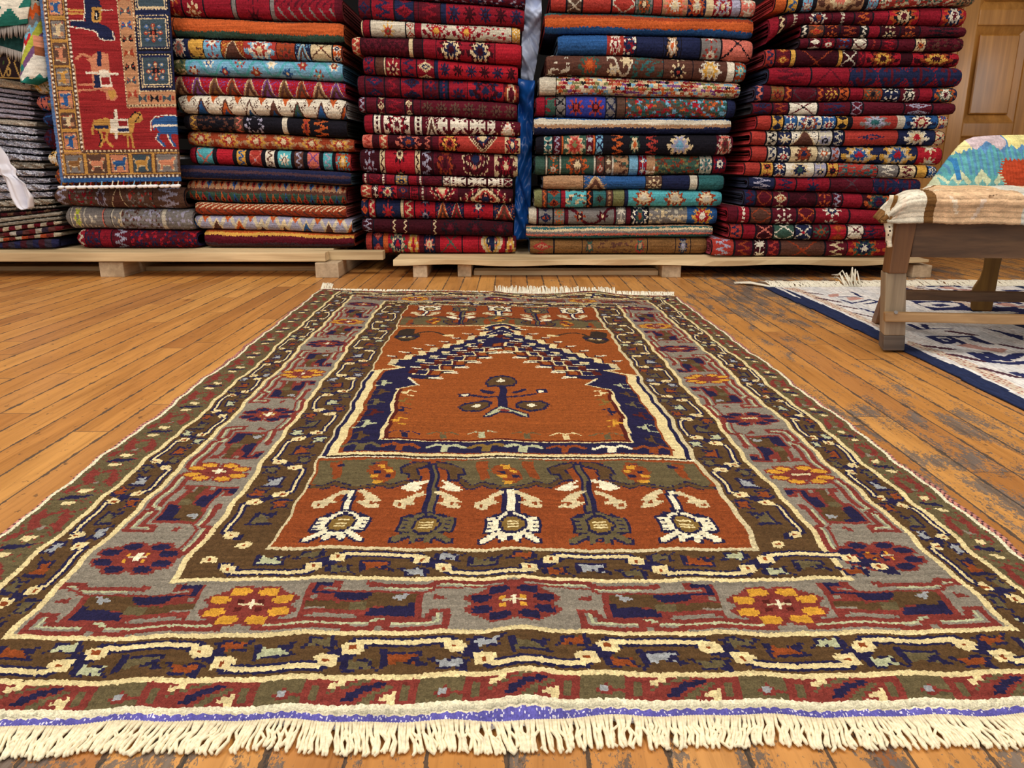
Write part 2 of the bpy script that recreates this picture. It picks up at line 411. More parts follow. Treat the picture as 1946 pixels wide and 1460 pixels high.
def flower(cv, cx, cy, petal, sx=1.0, sy=1.0):
    def el(x, y, a, b, c): cv.poly([(cx + sx * (x + a * math.cos(t)), cy + sy * (y + b * math.sin(t))) for t in np.linspace(0, 6.283, 13)], c)
    P = [(4.4, 7), (-4.4, 7), (9.2, 3.2), (-9.2, 3.2), (9.2, -3.2), (-9.2, -3.2), (4.4, -7), (-4.4, -7)]
    for x, y in P: el(x, y, 4.6, 3.5, 'd')
    el(0, 0, 8, 6, 'd')
    for x, y in P: el(x, y, 3.3, 2.2, petal)
    for x, y in ((-3, 2), (3, 2), (-3, -2), (3, -2)): cv.rect(cx + x * sx, cy + y * sy, 1, 1, 'y' if petal == 'n' else 'm')
    cv.rect(cx + .5, cy + .5, 7, 1, 'q'); cv.rect(cx + .5, cy + .5, 1, 5, 'w')
def tulip_head(cv, f0, c):
    f = lambda x, y: f0(x * .84, y)
    el = lambda rx, ry, q: cv.poly([f(rx * math.cos(t), ry * math.sin(t)) for t in np.linspace(0, 6.283, 25)], q)
    bx = lambda x0, y0, x1, y1, q: cv.poly([f(x0, y0), f(x1, y0), f(x1, y1), f(x0, y1)], q)
    for s in (-1, 1):
        cv.poly([f(s * 6, 9), f(s * 11.8, 5), f(s * 11.8, -6), f(s * 8, -7.5), f(s * 13, -11), f(s * 13, -14), f(s * 9, -14), f(s * 5, -10.5), f(s * 4.5, -14.5), f(0, -12)], 'n')
    el(8.6, 10.6, 'n'); el(7.6, 9.6, c); el(5.9, 7.6, 'n'); el(4.7, 6.0, 'h')
    for s in (-1, 1):
        bx(s * 6.6, -5.4, s * 10.6, 5.2, c)
        for y in (-3, 0, 3): bx(s * 8, y - .5, s * 10.2, y + .5, 'n')
        cv.poly([f(s * 6, -6), f(s * 8, -7), f(s * 12, -11), f(s * 12, -13), f(s * 9.5, -13), f(s * 5.5, -9), f(s * 4, -8)], c)
        cv.poly([f(s * 1, -8.6), f(s * 5, -8.6), f(s * 3.8, -13), f(s * 2, -13)], c)
    bx(-.6, 7, .6, 9.2, 'n')
    for y in (-2.2, 0, 2.2): bx(-2.8, y - .5, 2.8, y + .5, 'c')
LEAF = [(-4, -1), (-1, -2.5), (0, -1), (4.5, -2), (2, .5), (3, 2.5), (-1, 1.5), (-3, 3)]
def meander(cv, f, s0, s1, centre, period, lw=2, fs=1.0):
    """creeping vine on a guard band; f maps (s along, t across 0..1) to cells; t = 0 is the inner side"""
    h = period / 2; k0 = int(math.floor((s0 - centre) / h)) - 1; k1 = int(math.ceil((s1 - centre) / h)) + 1
    inr = lambda s: s0 - 3 < s < s1 + 3
    cols = ['o', 'l', 'r', 'o', 'e', 'r']
    for k in range(k0, k1 + 1):
        s = centre + k * h; fl = (k % 2 == 0)
        if not inr(s): continue
        T = (lambda t: 1 - t) if fl else (lambda t: t)
        run = [f(s - 15, T(.42)), f(s - 10.5, T(.17)), f(s + 10.5, T(.17)), f(s + 15, T(.42))]
        tail = [f(s + 15, T(.42)), f(s + h - 14, T(.6)), f(s + h - 10.5, T(.83))]
        cv.line(run, 'n', lw + 2); cv.line(tail, 'n', lw + 2)
        col = cols[k % 6]
        g = lambda ds, dt, m=1: [f(s + ds + .85 * x * m, T(dt + .85 * y / 17)) for x, y in LEAF]
        cv.poly([f(s + x, T(.62 + y / 17)) for x, y in ((-6, -4), (-4, -3.4), (5, -3), (3.2, 0), (5.5, 3.4), (1.5, 2.4), (-2, 1), (-6, 4))], 'n')
        cv.poly([f(s + x, T(.62 + y / 17)) for x, y in ((-4.6, -2.6), (3.8, -2), (.6, .4), (3.2, 2.4), (-.8, .6), (-4.2, 2.6))], col)
        for ds, dt, m in ((22, .22, 1), (11, .78, -1)):
            cv.poly([f(s + ds + 1.3 * x * m, T(dt + 1.3 * y / 17)) for x, y in LEAF], 'n')
            cv.poly(g(ds, dt, m), cols[(k + 2) % 6])
    for k in range(k0, k1 + 1):
        s = centre + k * h; fl = (k % 2 == 0)
        if not inr(s): continue
        T = (lambda t: 1 - t) if fl else (lambda t: t)
        cv.line([f(s - 15, T(.42)), f(s - 10.5, T(.17)), f(s + 10.5, T(.17)), f(s + 15, T(.42))], 'c', lw)
        for ds, t in ((13.5, .3), (20.5, .64), (-13.5, .3), (-20.5, .64)):
            cv.poly([f(s + ds + fs * x, T(t + fs * y / 17)) for x, y in ((-2.6, -1), (-1.2, -2.3), (1.2, -2.3), (2.6, -1), (2.6, 1), (1.2, 2.3), (-1.2, 2.3), (-2.6, 1))], 'c')
            p = f(s + ds, T(t)); cv.rect(p[0], p[1], 1.4, 1.4, 'r')
def prayer_rug_canvas():
    cv = Canvas(340, 600, 'o')
    XL = [0, 2, 19.5, 37, 70, 93.5]; XR = [340, 338, 326.5, 311, 278, 255.5]; YB = [0, 1.5, 10, 28, 56, 75]
    cv.frame(0, 340, 0, 600, 'w'); cv.frame(XL[1], XR[1], 1.5, 598.5, 'o')
    # outermost guard: red cartouches with dark blue dashes
    for k in range(-5, 6):
        for rows in (0, 1):
            f = lambda x, y, k=k, rows=rows: (175 + 39 * k + x, (y if y < 10 else 10) if not rows else 600 - min(y, 10))
            draw(cv, GUARD, f)
    for side in (0, 1):
        X = (lambda t: 3 + 16 * t) if not side else (lambda t: 337 - 10.5 * t)
        sl = cv.a[12:588, 2:19] if not side else cv.a[12:588, 327:338]
        sl[(np.random.default_rng(side).random(sl.shape) < .10)] = ord('d')
        for q in range(16):
            j = 22 + q * 37
            P = lambda pts: [(X(t), j + y) for t, y in pts]
            cv.poly(P([(.05, -2), (.3, -9), (.6, -4), (.95, -10), (.9, 2), (.6, 8), (.3, 3), (.1, 9)]), 'd')
            cv.poly(P([(.3, -1), (.5, -6), (.7, -2), (.6, 5), (.4, 3)]), 'o')
            cv.poly(P([(.15, 15), (.75, 17), (.9, 20), (.3, 18.5)]), 'n')
            cv.poly(P([(.35, 22), (.6, 21), (.7, 24.5), (.4, 25)]), 'c'); cv.poly(P([(.3, 11), (.55, 10.5), (.65, 13.5), (.35, 14)]), 'c')
            cv.poly(P([(.05, 20), (.25, 24), (.3, 30), (.1, 28)]), 'd'); cv.rect(X(.5), j + 31, 3, 3, 'g')
    for a, (lw, col, inner) in zip((2, 3, 4, 5), ((2, 'c', 'b'), (2, 'c', 'g'), (2, 'c', 'b'), (2, 'q', 'r'))):
        cv.frame(XL[a], XR[a], YB[a], 600 - YB[a], col); cv.frame(XL[a] + lw, XR[a] - lw, YB[a] + lw, 600 - YB[a] - lw, inner)
    # grey main border
    def block(f):
        draw(cv, NEAR, lambda x, y: f(x - 98, (y - 29) / 28))
    for top in (0, 1):
        Y = (lambda t: 30 + 26 * t) if not top else (lambda t: 570 - 26 * t)
        for c, sg in ((98, 1), (98, -1), (250, 1), (250, -1)):
            f = lambda s, t, c=c, sg=sg: (c + sg * s, Y(t)) if not (c == 98 and sg < 0 and s > 58) and not (c == 250 and sg > 0 and s > 58) else (c + sg * 58, Y(t))
            block(f)
    sj = [71, 142.5, 214.5, 291.5, 366, 445, 521]
    for side in (0, 1):
        X = (lambda t: 39 + 31 * t) if not side else (lambda t: 309 - 31 * t)
        for q in range(6):
            a, b = sj[q], sj[q + 1]
            if q % 2 == 0: a, b = b, a            # grows from the gold flower towards the blue one
            block(lambda s, t, a=a, b=b: (X(t), a + (b - a) * s / 75.5))
    for top in (0, 1):
        yy = 43 if not top else 557
        flower(cv, 98, yy, 'y'); flower(cv, 174, yy, 'n'); flower(cv, 250, yy, 'y')
    for side in (0, 1):
        x = 54.5 if not side else 293.5
        for q, j in enumerate(sj): flower(cv, x, j, 'n' if q % 2 == 0 else 'y', 1.0, 1.0)
    # creeping vines on both brown guards
    for a, per, ctr in ((2, 67, 178), (4, 68, 167)):
        w = YB[a + 1] - YB[a] - 2
        for top in (0, 1):
            f = (lambda s, t, a=a, w=w: (s, YB[a] + 2 + w * (1 - t))) if not top else (lambda s, t, a=a, w=w: (s, 600 - YB[a] - 2 - w * (1 - t)))
            meander(cv, f, XL[a] + 10, XR[a] - 10, ctr, per)
        for side in (0, 1):
            w2 = abs(XL[a + 1] - XL[a]) - 2 if not side else abs(XR[a + 1] - XR[a]) - 2
            f = (lambda s, t, a=a, w2=w2: (XL[a] + 2 + w2 * (1 - t), s)) if not side else (lambda s, t, a=a, w2=w2: (XR[a] - 2 - w2 * (1 - t), s))
            meander(cv, f, YB[a] + 22, 600 - YB[a] - 22, 300, 67, 1, .8)
    # ---- end panel with tulips
    ax = 174.0; R = (255.5 - 174) / (174 - 93.5)
    mir = lambda x, y: (ax + (ax - x) * R, y)
    idn = lambda x, y: (x, y)
    cv.frame(95, 254, 77, 157, 'r')
    for f in (idn, mir):
        draw(cv, PANEL, f)
        draw(cv, ROSE, lambda x, y, f=f: f(122.5 + x, 139.5 + y))
        g1 = lambda x, y, f=f: f(114 + x, 94 + y); g2 = lambda x, y, f=f: f(143.7 + x, 94.5 + y)
        tulip_head(cv, g1, 'w'); draw(cv, ARMS, g1, recol={'w': 'q'}); tulip_head(cv, g2, 'o'); draw(cv, ARMS, g2, recol={'w': 'q'})
    draw(cv, ROSE, lambda x, y: (174 + x, 139.5 + y))
    cv.poly([(171, 100), (171, 125), (178, 125), (178, 100)], 'n'); cv.poly([(172.6, 100), (172.6, 124), (176, 124), (176, 100)], 'w')
    tulip_head(cv, lambda x, y: (174 + x, 94.5 + y), 'w'); draw(cv, ARMS, lambda x, y: (174 + x, 94.5 + y), recol={'w': 'q'})
    # ---- niche
    cv.frame(95, 254, 156, 435, 'R'); cv.frame(94, 255, 155.5, 157.5, 'w')
    for f in (idn, mir):
        B = lambda x, y, w, h, c: cv.poly([f(x - w / 2, y - h / 2), f(x + w / 2, y - h / 2), f(x + w / 2, y + h / 2), f(x - w / 2, y + h / 2)], c)
        cv.poly([f(95, 158), f(97, 158), f(97, 300), f(95, 300)], 'n')
        cv.poly([f(97, 158), f(174, 158), f(174, 162), f(101.5, 162), f(101.5, 300.5), f(97, 300.5)], 'c')
        cv.poly([f(97, 157.5), f(174, 157.5), f(174, 159), f(97, 159)], 'k')
        outer = [(96, 298), (112.5, 307), (104, 313)]
        for k in range(8): outer += [(103 + 8 * k, 315 + 12.3 * k), (103 + 8 * k, 327 + 12.3 * k)]
        outer += [(163, 421), (160, 427), (174, 440)]
        inner = [(174, 398)]
        for k in range(7, -1, -1): inner += [(129 + 7 * k + 8, 284 + 12 * k + 12), (129 + 7 * k + 8, 284 + 12 * k)]
        inner += [(119, 283), (127, 271), (115, 261), (117, 177), (174, 177)]
        navy = [(103, 163.5), (103, 298)] + outer[1:3] + outer[3:] + inner + [(174, 163.5)]
        cv.poly([f(*p) for p in navy], 'n')
        cv.poly([f(101.5, 162), f(174, 162), f(174, 163.5), f(103, 163.5), f(103, 299), f(101.5, 299)], 'r')
        cv.line([f(*p) for p in outer[:3]], 'c', 2); cv.line([f(*p) for p in outer[-3:]], 'c', 2)
        cv.line([f(*p) for p in [(119.5, 285), (127, 271), (115, 261), (117, 177.5), (174, 177.5)]], 'c', 1)
        cv.line([f(*p) for p in [(116, 258), (118, 178.5)]], 'c', 1)
        cv.line([f(*p) for p in [(117, 260), (119, 179.5), (174, 179.5)]], 'm', 2)
        for k in range(9):                        # stepped arch: rows of small blocks climbing to the point
            cx, cy = 105.8 + 8 * k, 320.7 + 12.3 * k
            if k < 8:
                B(cx + 8.5, cy + 16, 7, 9, 'm'); B(cx + 8.5, cy + 16, 5, 7, 'R')
                B(cx - 3, cy + 12.5, 6, 3, 'n'); B(cx - 3.5, cy + 13, 5, 2, 'w'); B(cx - 6, cy + 15, 3, 1.2, 'w'); B(cx - 1, cy + 10, 4, 1.2, 'k')
                B(cx + 4, cy + 6, 9, 1.6, 'c')
            B(cx + (0 if k < 8 else 2), cy, 5, 11, 'c' if k % 3 else 'q')
            if k < 7:
                px_, py_ = 118.3 + 7.7 * k, 329.8 + 12.2 * k
                B(px_ - .5, py_, 5.5, 9, 'n'); B(px_ + 4.5, py_ - 4, 6, 5, 'q' if k % 2 else 'c'); B(px_ + 4.5, py_ - 9, 7, 2, 'e')
                mx, my = 121 + 7.2 * k, 312 + 12 * k
                B(mx + 1, my, 8, 7, 'n'); B(mx, my - 4, 8, 2.5, 'w'); B(mx + 1, my - 7, 7, 3, 'm'); B(mx + 5, my + 3, 5, 3, 'R')
            if k < 7:
                nx, ny = 124.8 + 7 * k, 298 + 12 * k
                B(nx, ny, 9, 11, 'c'); B(nx, ny, 5.5, 9, 'n'); B(nx - 5.5, ny, 5, 8, 'm')
                B(nx + 8, ny - 1, 8, 11, 'm'); B(nx + 8.5, ny - 1, 5, 8, 'R'); B(nx + 6, ny - 7, 12, 1.5, 'c' if k % 2 else 'n')
                B(nx + 8.5, ny - 11.5, 8, 4, 'k'); B(nx + 9, ny - 11.5, 6, 2.4, 'w'); B(nx + 12.5, ny - 10, 3, 1.2, 'w'); B(nx + 13, ny - 13, 4, 1.2, 'w')
        cv.line([f(x, y) for x, y in ((119, 284), (122, 279), (127, 271))], 'w', 1)
        for (x, y), c in zip([(109.8, 167.5), (127.7, 167.5), (147.7, 168), (166, 168)], 'oreh'):
            c = c if f is idn else {'o': 'r', 'r': 'w', 'e': 'r', 'h': 'e'}[c]
            B(x, y, 3.6, 7, c); cv.line([f(x - 8, y + 2), f(x - 4, y + 5), f(x, y + 2.5), f(x + 4, y + 5), f(x + 8, y + 2)], c, 2)
        for (x, y), c in zip([(127.5, 186), (145.6, 186.5), (163.7, 187)], 'noe'):
            c = c if f is idn else {'n': 'o', 'o': 'c', 'e': 'o'}[c]
            B(x, y - 2, 3, 6, c); cv.line([f(x - 7, y + 1), f(x - 3, y + 4), f(x, y + 1.5), f(x + 3, y + 4), f(x + 7, y + 1)], c, 1)
        for y, c in ((272, 'e'), (254, 'b'), (234, 'o'), (216, 'm'), (198, 'e'), (181, 'b')):
            cv.line([f(x, y + d) for x, d in ((103, 3.5), (107, 6), (107, 2.5), (111, 1), (107, -1), (107, -4.5), (103, -5))], c, 1); B(108, y, 3, 4, c)
        for y, c in ((254, 'c'), (238, 'h'), (221, 'n'), (204, 'y')):
            cv.line([f(x, y + d) for x, d in ((125, 3.5), (121, 6), (122, 2.5), (118.5, 1), (122, -1), (122, -4.5), (125, -5))], c, 1); B(121, y, 3, 4, c)
        draw(cv, HAND, f)
    # maroon tip of the arch, dark blue apex
    cv.poly([(163, 405), (174, 424), (185, 405), (174, 398)], 'n'); cv.line([(160, 399), (174, 410), (188, 399)], 'w', 1)
    cv.poly([(170, 394), (174, 399), (178, 394), (174, 387)], 'm')
    draw(cv, VASE)
    cv.frame(94, 255, 433, 435, 'c')
    src = cv.a[77:155, 95:254]; rows = (np.arange(89) / 89 * 78).astype(int)
    cv.a[435:524, 95:254] = src[::-1][rows]
    return cv

# ------------------------------------------------------------------ the prayer rug on the floor
CN = dict(NL=(-.580, .512), NR=(.565, .530), FL=(-.6485, 2.632), FR=(.528, 2.50))
def rug_xy(i, j):
    u = np.asarray(i, float) / 340; v = np.asarray(j, float) / 600
    q = lambda k: (CN['NL'][k] * (1 - u) + CN['NR'][k] * u) * (1 - v) + (CN['FL'][k] * (1 - u) + CN['FR'][k] * u) * v
    x, y = q(0), q(1)
    w = 1.0
    x = x + w * (.0022 * np.sin(j * .061 + 1) + .0016 * np.sin(j * .153) + .0012 * np.sin(j * .31 + i * .02))
    y = y + w * (.0022 * np.sin(i * .058 + 2) + .0014 * np.sin(i * .171) + .001 * np.sin(i * .33 + j * .02))
    return x, y
def rug_z(i, j):
    i = np.asarray(i, float); j = np.asarray(j, float)
    c = 174 + 3 * np.sin(j * .02)
    return .008 + .0065 * np.exp(-((i - c) / 9) ** 2) * (.75 + .25 * np.sin(j * .03 + 1)) + .0016 * np.sin(i * .05 + j * .013) + .0012 * np.sin(j * .045 + i * .03 + 2) \
        + .012 * np.exp(-((i - 262) / 22) ** 2 - ((j - 594) / 14) ** 2)
def build_prayer_rug():
    root = empty('prayer_rug', (-.03, 1.5, 0))
    tag(root, 'rust prayer rug with stepped navy arch niche spread on the open floor', 'rug')
    cv = prayer_rug_canvas(); S = 2; nu, nv = 340 * S, 600 * S
    I, J = np.meshgrid(np.arange(nu + 1) / S, np.arange(nv + 1) / S)
    x, y = rug_xy(I, J); z = rug_z(I, J)
    x = x + rng.normal(0, .0003, x.shape); y = y + rng.normal(0, .0003, y.shape); z = z + rng.normal(0, .00045, z.shape)
    z = z - .0042 * np.exp(-J / 2.2)
    e = (I == 0) | (I == 340) | (J == 0) | (J == 600); z[e] = .0012
    fi = np.clip((np.arange(nu)[None, :] + .5) / S + rng.normal(0, .10, (nv, nu)), 0, 339.9).astype(int)
    fj = np.clip((np.arange(nv)[:, None] + .5) / S + rng.normal(0, .10, (nv, nu)), 0, 599.9).astype(int)
    kn = 1 + rng.normal(0, .09, (600, 340)); row = 1 + rng.normal(0, .05, (600, 1))
    col = LUT[cv.a][fj, fi] * (kn * row)[fj, fi][..., None]
    V = np.stack([x, y, z], -1).reshape(-1, 3)
    me = mesh_np('pile', V, gridF(nu, nv), np.clip(col, 0, 1).reshape(-1, 3), False)
    link('pile', me, M_PILE, root)
    # overcast side cords, pink and dark
    for s, ii in ((-1, -.6), (1, 340.6)):
        j = np.linspace(0, 600, 500); a, b = rug_xy(np.full(500, ii), j)
        n = 6; t = np.arange(n) * 2 * math.pi / n
        V = np.stack([a[:, None] + .0035 * np.cos(t), np.repeat(b[:, None], n, 1), .0045 + .0035 * np.sin(t) * np.ones((500, 1))], -1).reshape(-1, 3)
        k = np.arange(499)[:, None] * n; q = np.arange(n)[None, :]
        F = np.stack([k + q, k + (q + 1) % n, k + n + (q + 1) % n, k + n + q], -1).reshape(-1, 4)
        st = (np.arange(499)[:, None] + q) % 3
        cc = np.where((st == 0)[..., None], lin((84, 52, 62)), lin((196, 132, 118))).reshape(-1, 3)
        link('side_cord', mesh_np('side_cord', V, F, cc), M_FLAT, root)['label'] = 'pink overcast side edge of the rug'
    # flat woven blue end band
    nu2 = 1100; nb = 9
    i = np.linspace(-.5, 340.5, nu2 + 1); wv = np.arange(nb + 1) / nb
    x, y = rug_xy(np.repeat(i[None], nb + 1, 0), np.zeros((nb + 1, nu2 + 1)))
    y = y - .015 * wv[:, None]; z = .004 - .002 * wv[:, None] + .0008 * np.sin(i * 2.1)[None] + rng.normal(0, .0003, x.shape) + .008 * np.exp(-((i - 174) / 10) ** 2)[None] * (1 - wv[:, None])
    cc = np.empty((nb, nu2, 3)); cc[:] = lin((98, 92, 168)); cc[rng.random((nb, nu2)) < .10] = lin((220, 214, 228)); cc[nb - 2:] = lin((240, 236, 230)); cc[0] = lin((220, 208, 176))
    link('woven_end_band', mesh_np('end', np.stack([x, y, z], -1).reshape(-1, 3), gridF(nu2, nb), (cc * rng.uniform(.85, 1.1, (nb, nu2, 1))).reshape(-1, 3)), M_FLAT, root)['label'] = 'blue woven end band with white stitching'
    # fringe cords
    mb = MB(); n = 540; lean = 0
    for k in range(n):
        i0 = 340.5 * (k + .5) / n; a, b = rug_xy(i0, 0.0); a = float(a); b = float(b) - .0145
        lean = .85 * lean + random.gauss(0, .0011); L = random.uniform(.020, .0265)
        dx = lean + random.gauss(0, .0012) + .006 * math.sin(i0 * .05); c = random.gauss(0, .0015)
        pts = [(a, b + .003, .005), (a + dx * .3 + c, b - L * .35, .0045), (a + dx * .65 - c, b - L * .7, .0032 + random.random() * .002), (a + dx, b - L, .0026), (a + dx + random.gauss(0, .0015), b - L - .003, .0022)]
        mb.tube(pts, [.0013, .0014, .00145, .0017, .0011], 5)
    tag(mb.build('fringe', M_CORD, root, smooth=True), 'long cream cotton fringe along the near end', kind='stuff')
    mb = MB()
    for k in range(520):
        i0 = 340 * (k + .5) / 520; a, b = rug_xy(i0, 600.0); a = float(a); b = float(b)
        if i0 < 172 and i0 > 12: L, up = random.uniform(.004, .012), .006
        elif i0 <= 12: L, up = random.uniform(.05, .075) * (1 - i0 / 16), .02
        elif i0 < 286: L, up = random.uniform(.045, .07), random.uniform(.012, .024)
        else: L, up = random.uniform(.02, .04), .012
        dx = random.gauss(0, .006)
        mb.tube([(a, b - .004, .005), (a + dx * .5, b + L * .5, .004 + up), (a + dx, b + L, .003 + up * random.uniform(.3, .9))], [.0017, .0017, .001], 4)
    tag(mb.build('fringe', M_CORDW, root, smooth=True), 'ruffled white fringe along the far end', kind='stuff')
build_prayer_rug()

# ------------------------------------------------------------------ cream kilim under the bench
def build_floor_kilim():
    root = empty('floor_kilim', (1.5, 1.7, 0))
    tag(root, 'cream flatwoven floor kilim with navy edge lying under the low bench', 'rug')
    nu, nv = 310, 384; cv = Canvas(nu, nv, 'w')
    recol = {'N': 'N', 's': 's'}
    yy, xx = np.mgrid[0:nv, 0:nu]
    cv.a[:, :] = ord('w'); cv.a[(xx > 30) & (np.sin(xx * .22) > .55)] = ord('W')
    for k in range(14):                           # more of the same motifs further right, beyond the frame
        draw(cv, KILIM, lambda x, y, k=k: (x + 84 * (1 + k % 3), y + (k // 3) * 66 - 90))
    draw(cv, KILIM)
    for j in range(nv):
        ex = 8 + 2.0 * math.sin(j * .03) ; e0 = int(np.interp(j, [0, 107, 177, 239, 300, 383], [15, 13, 15, 13, 12, 8])); e0 = max(4, e0 - 5)
        cv.a[j, :e0] = ord('_'); cv.a[j, e0:e0 + 7] = ord('N')
    LK = np.zeros((256, 3))
    for k, v in dict(N=(38, 48, 82), s=(222, 204, 182), w=(236, 232, 226), W=(222, 220, 218), n=(40, 46, 92), p=(200, 152, 140), m=(84, 52, 66), l=(190, 186, 178), _=(60, 50, 40)).items(): LK[ord(k)] = lin(v)
    a = cv.a; col = LK[a]
    sp = (a == ord('s')) & (((xx * 2 + yy) // 2 % 3 == 0)) & (rng.random(a.shape) < .55); col[sp] = lin((170, 104, 92))
    sp = (a == ord('w')) & (rng.random(a.shape) < .05); col[sp] = lin((214, 196, 190))
    col = col * rng.uniform(.9, 1.06, a.shape)[..., None]
    X = .86 + .005 * np.arange(nu + 1)[None, :] * np.ones((nv + 1, 1)); Y = .8 + .005 * np.arange(nv + 1)[:, None] * np.ones((1, nu + 1))
    Y = Y + .012 * np.sin(X * 5) * (Y - .8) / 2
    Z = .0045 + .0006 * np.sin(X * 60 + Y * 40) + rng.normal(0, .0002, X.shape)
    F = gridF(nu, nv); keep = (a != ord('_')).reshape(-1)
    me = mesh_np('weave', np.stack([X, Y, Z], -1).reshape(-1, 3), F[keep], col.reshape(-1, 3)[keep])
    o = link('weave', me, M_KILIM, root)
    so = o.modifiers.new('thick', 'SOLIDIFY'); so.thickness = .0035; so.offset = -1
    mb = MB()
    for k in range(420):
        x = .90 + 1.5 * k / 420 + random.gauss(0, .002); y = 2.72 + .012 * math.sin(x * 5); L = random.uniform(.05, .1); dx = random.gauss(-.01, .02)
        up = .012 + (.05 if 1.16 < x < 1.22 else 0) * random.random()
        mb.tube([(x, y - .006, .005), (x + dx * .6, y + L * .5, .004 + up), (x + dx, y + L, .004 + up * random.uniform(.2, .8))], [.0028, .0026, .0015], 4)
    for k in range(26):
        x = .895 - random.random() * .01; mb.tube([(x + .01, 2.70 + random.random() * .03, .005), (x - .04, 2.75 + random.random() * .04, .01), (x - random.uniform(.04, .09), 2.78 + random.random() * .05, .004)], [.0025, .0022, .0012], 4)
    tag(mb.build('fringe', M_CORDW, root, smooth=True), 'cream knotted fringe of the floor kilim', kind='stuff')
build_floor_kilim()
# ------------------------------------------------------------------ room
def floor_material():
    m, nt, b = mat('worn_varnished_floorboards'); lk = nt.links.new
    tc = N(nt, 'ShaderNodeTexCoord'); sp = N(nt, 'ShaderNodeSeparateXYZ'); lk(tc.outputs['Object'], sp.inputs[0])
    x, y = sp.outputs[0], sp.outputs[1]
    bx = math_(nt, 'DIVIDE', math_(nt, 'ADD', x, 20.013), .0592); bid = math_(nt, 'FLOOR', bx); fx = math_(nt, 'FRACT', bx)
    wn = N(nt, 'ShaderNodeTexWhiteNoise', _noise_dimensions='1D'); lk(bid, wn.inputs['W'])
    by = math_(nt, 'DIVIDE', math_(nt, 'ADD', y, math_(nt, 'MULTIPLY', wn.outputs['Value'], 7.0)), .95); jid = math_(nt, 'FLOOR', by); fy = math_(nt, 'FRACT', by)
    cb = N(nt, 'ShaderNodeCombineXYZ'); lk(bid, cb.inputs[0]); lk(jid, cb.inputs[1])
    w2 = N(nt, 'ShaderNodeTexWhiteNoise', _noise_dimensions='2D'); lk(cb.outputs[0], w2.inputs['Vector'])
    def noise(scale, detail, rough=.6, dist=0.0, off=None):
        mp = N(nt, 'ShaderNodeMapping'); mp.inputs['Scale'].default_value = scale
        if off is not None:
            c = N(nt, 'ShaderNodeCombineXYZ'); lk(off, c.inputs[1]); lk(off, c.inputs[2]); lk(c.outputs[0], mp.inputs['Location'])
        lk(tc.outputs['Object'], mp.inputs[0])
        n = N(nt, 'ShaderNodeTexNoise', Scale=1.0, Detail=detail, Roughness=rough, Distortion=dist); lk(mp.outputs[0], n.inputs['Vector']); return n.outputs['Fac']
    offs = math_(nt, 'MULTIPLY', w2.outputs['Value'], 37.0)
    grain = noise((130, 6, 1), 5, .65, .8, offs); broad = noise((22, 2.2, 1), 3, .5, .6, offs); low = noise((1.3, .9, 1), 3)
    base = ramp(nt, [(0, tuple(lin((172, 112, 56)))), (.35, tuple(lin((200, 138, 70)))), (.7, tuple(lin((214, 154, 82)))), (1, tuple(lin((186, 126, 68))))], w2.outputs['Value'])
    g = ramp(nt, [(.25, (.62, .58, .52)), (.5, (1, 1, 1)), (.75, (1.14, 1.14, 1.1))], grain)
    col = mix(nt, .8, base.outputs[0], g.outputs[0], 'MULTIPLY')
    g2 = ramp(nt, [(.3, (.72, .66, .6)), (.6, (1.06, 1.06, 1.06))], broad); col = mix(nt, .7, col, g2.outputs[0], 'MULTIPLY')
    kn = N(nt, 'ShaderNodeTexVoronoi', Scale=1.0, Randomness=1.0); mp = N(nt, 'ShaderNodeMapping'); mp.inputs['Scale'].default_value = (7, 2.4, 1); lk(tc.outputs['Object'], mp.inputs[0]); lk(mp.outputs[0], kn.inputs['Vector'])
    kr = ramp(nt, [(.05, (1, 1, 1)), (.085, (0, 0, 0))], kn.outputs['Distance']); col = mix(nt, math_(nt, 'MULTIPLY', kr.outputs[0], .7), col, L4((116, 56, 26)))
    # bare grey wood where the varnish has worn off: heavier along the walked side and near end
    xr = N(nt, 'ShaderNodeMapRange'); xr.inputs['From Min'].default_value = -.5; xr.inputs['From Max'].default_value = .75; lk(x, xr.inputs['Value'])
    yr = N(nt, 'ShaderNodeMapRange'); yr.inputs['From Min'].default_value = .75; yr.inputs['From Max'].default_value = .4; lk(y, yr.inputs['Value'])
    region = math_(nt, 'ADD', math_(nt, 'MULTIPLY', low, .75), math_(nt, 'MULTIPLY', math_(nt, 'MAXIMUM', xr.outputs[0], math_(nt, 'MULTIPLY', yr.outputs[0], 1.25)), .30))
    patch = noise((34, 9, 1), 2, .5, .5, offs); fl = noise((240, 110, 1), 5, .8, .4)
    wr = math_(nt, 'ADD', math_(nt, 'ADD', math_(nt, 'MULTIPLY', region, 1.0), math_(nt, 'MULTIPLY', patch, .55)), math_(nt, 'MULTIPLY', fl, .70))
    wm = ramp(nt, [(.0, (0, 0, 0)), (1, (1, 1, 1))], None); wq = N(nt, 'ShaderNodeMapRange'); wq.inputs['From Min'].default_value = 1.30; wq.inputs['From Max'].default_value = 1.325; lk(wr, wq.inputs['Value'])
    gw = ramp(nt, [(.3, tuple(lin((62, 60, 58)))), (.7, tuple(lin((110, 107, 102))))], grain)
    col = mix(nt, math_(nt, 'MULTIPLY', wq.outputs[0], .85), col, gw.outputs[0])
    # scattered dents
    dn = noise((70, 46, 1), 3, .7); dm = ramp(nt, [(.64, (0, 0, 0)), (.665, (1, 1, 1))], dn); col = mix(nt, math_(nt, 'MULTIPLY', dm.outputs[0], .6), col, L4((62, 52, 44)))
    # open seams
    ge = math_(nt, 'MINIMUM', fx, math_(nt, 'SUBTRACT', 1.0, fx)); gn = math_(nt, 'MULTIPLY', math_(nt, 'ADD', noise((30, 22, 1), 4, .7), -.39), .26)
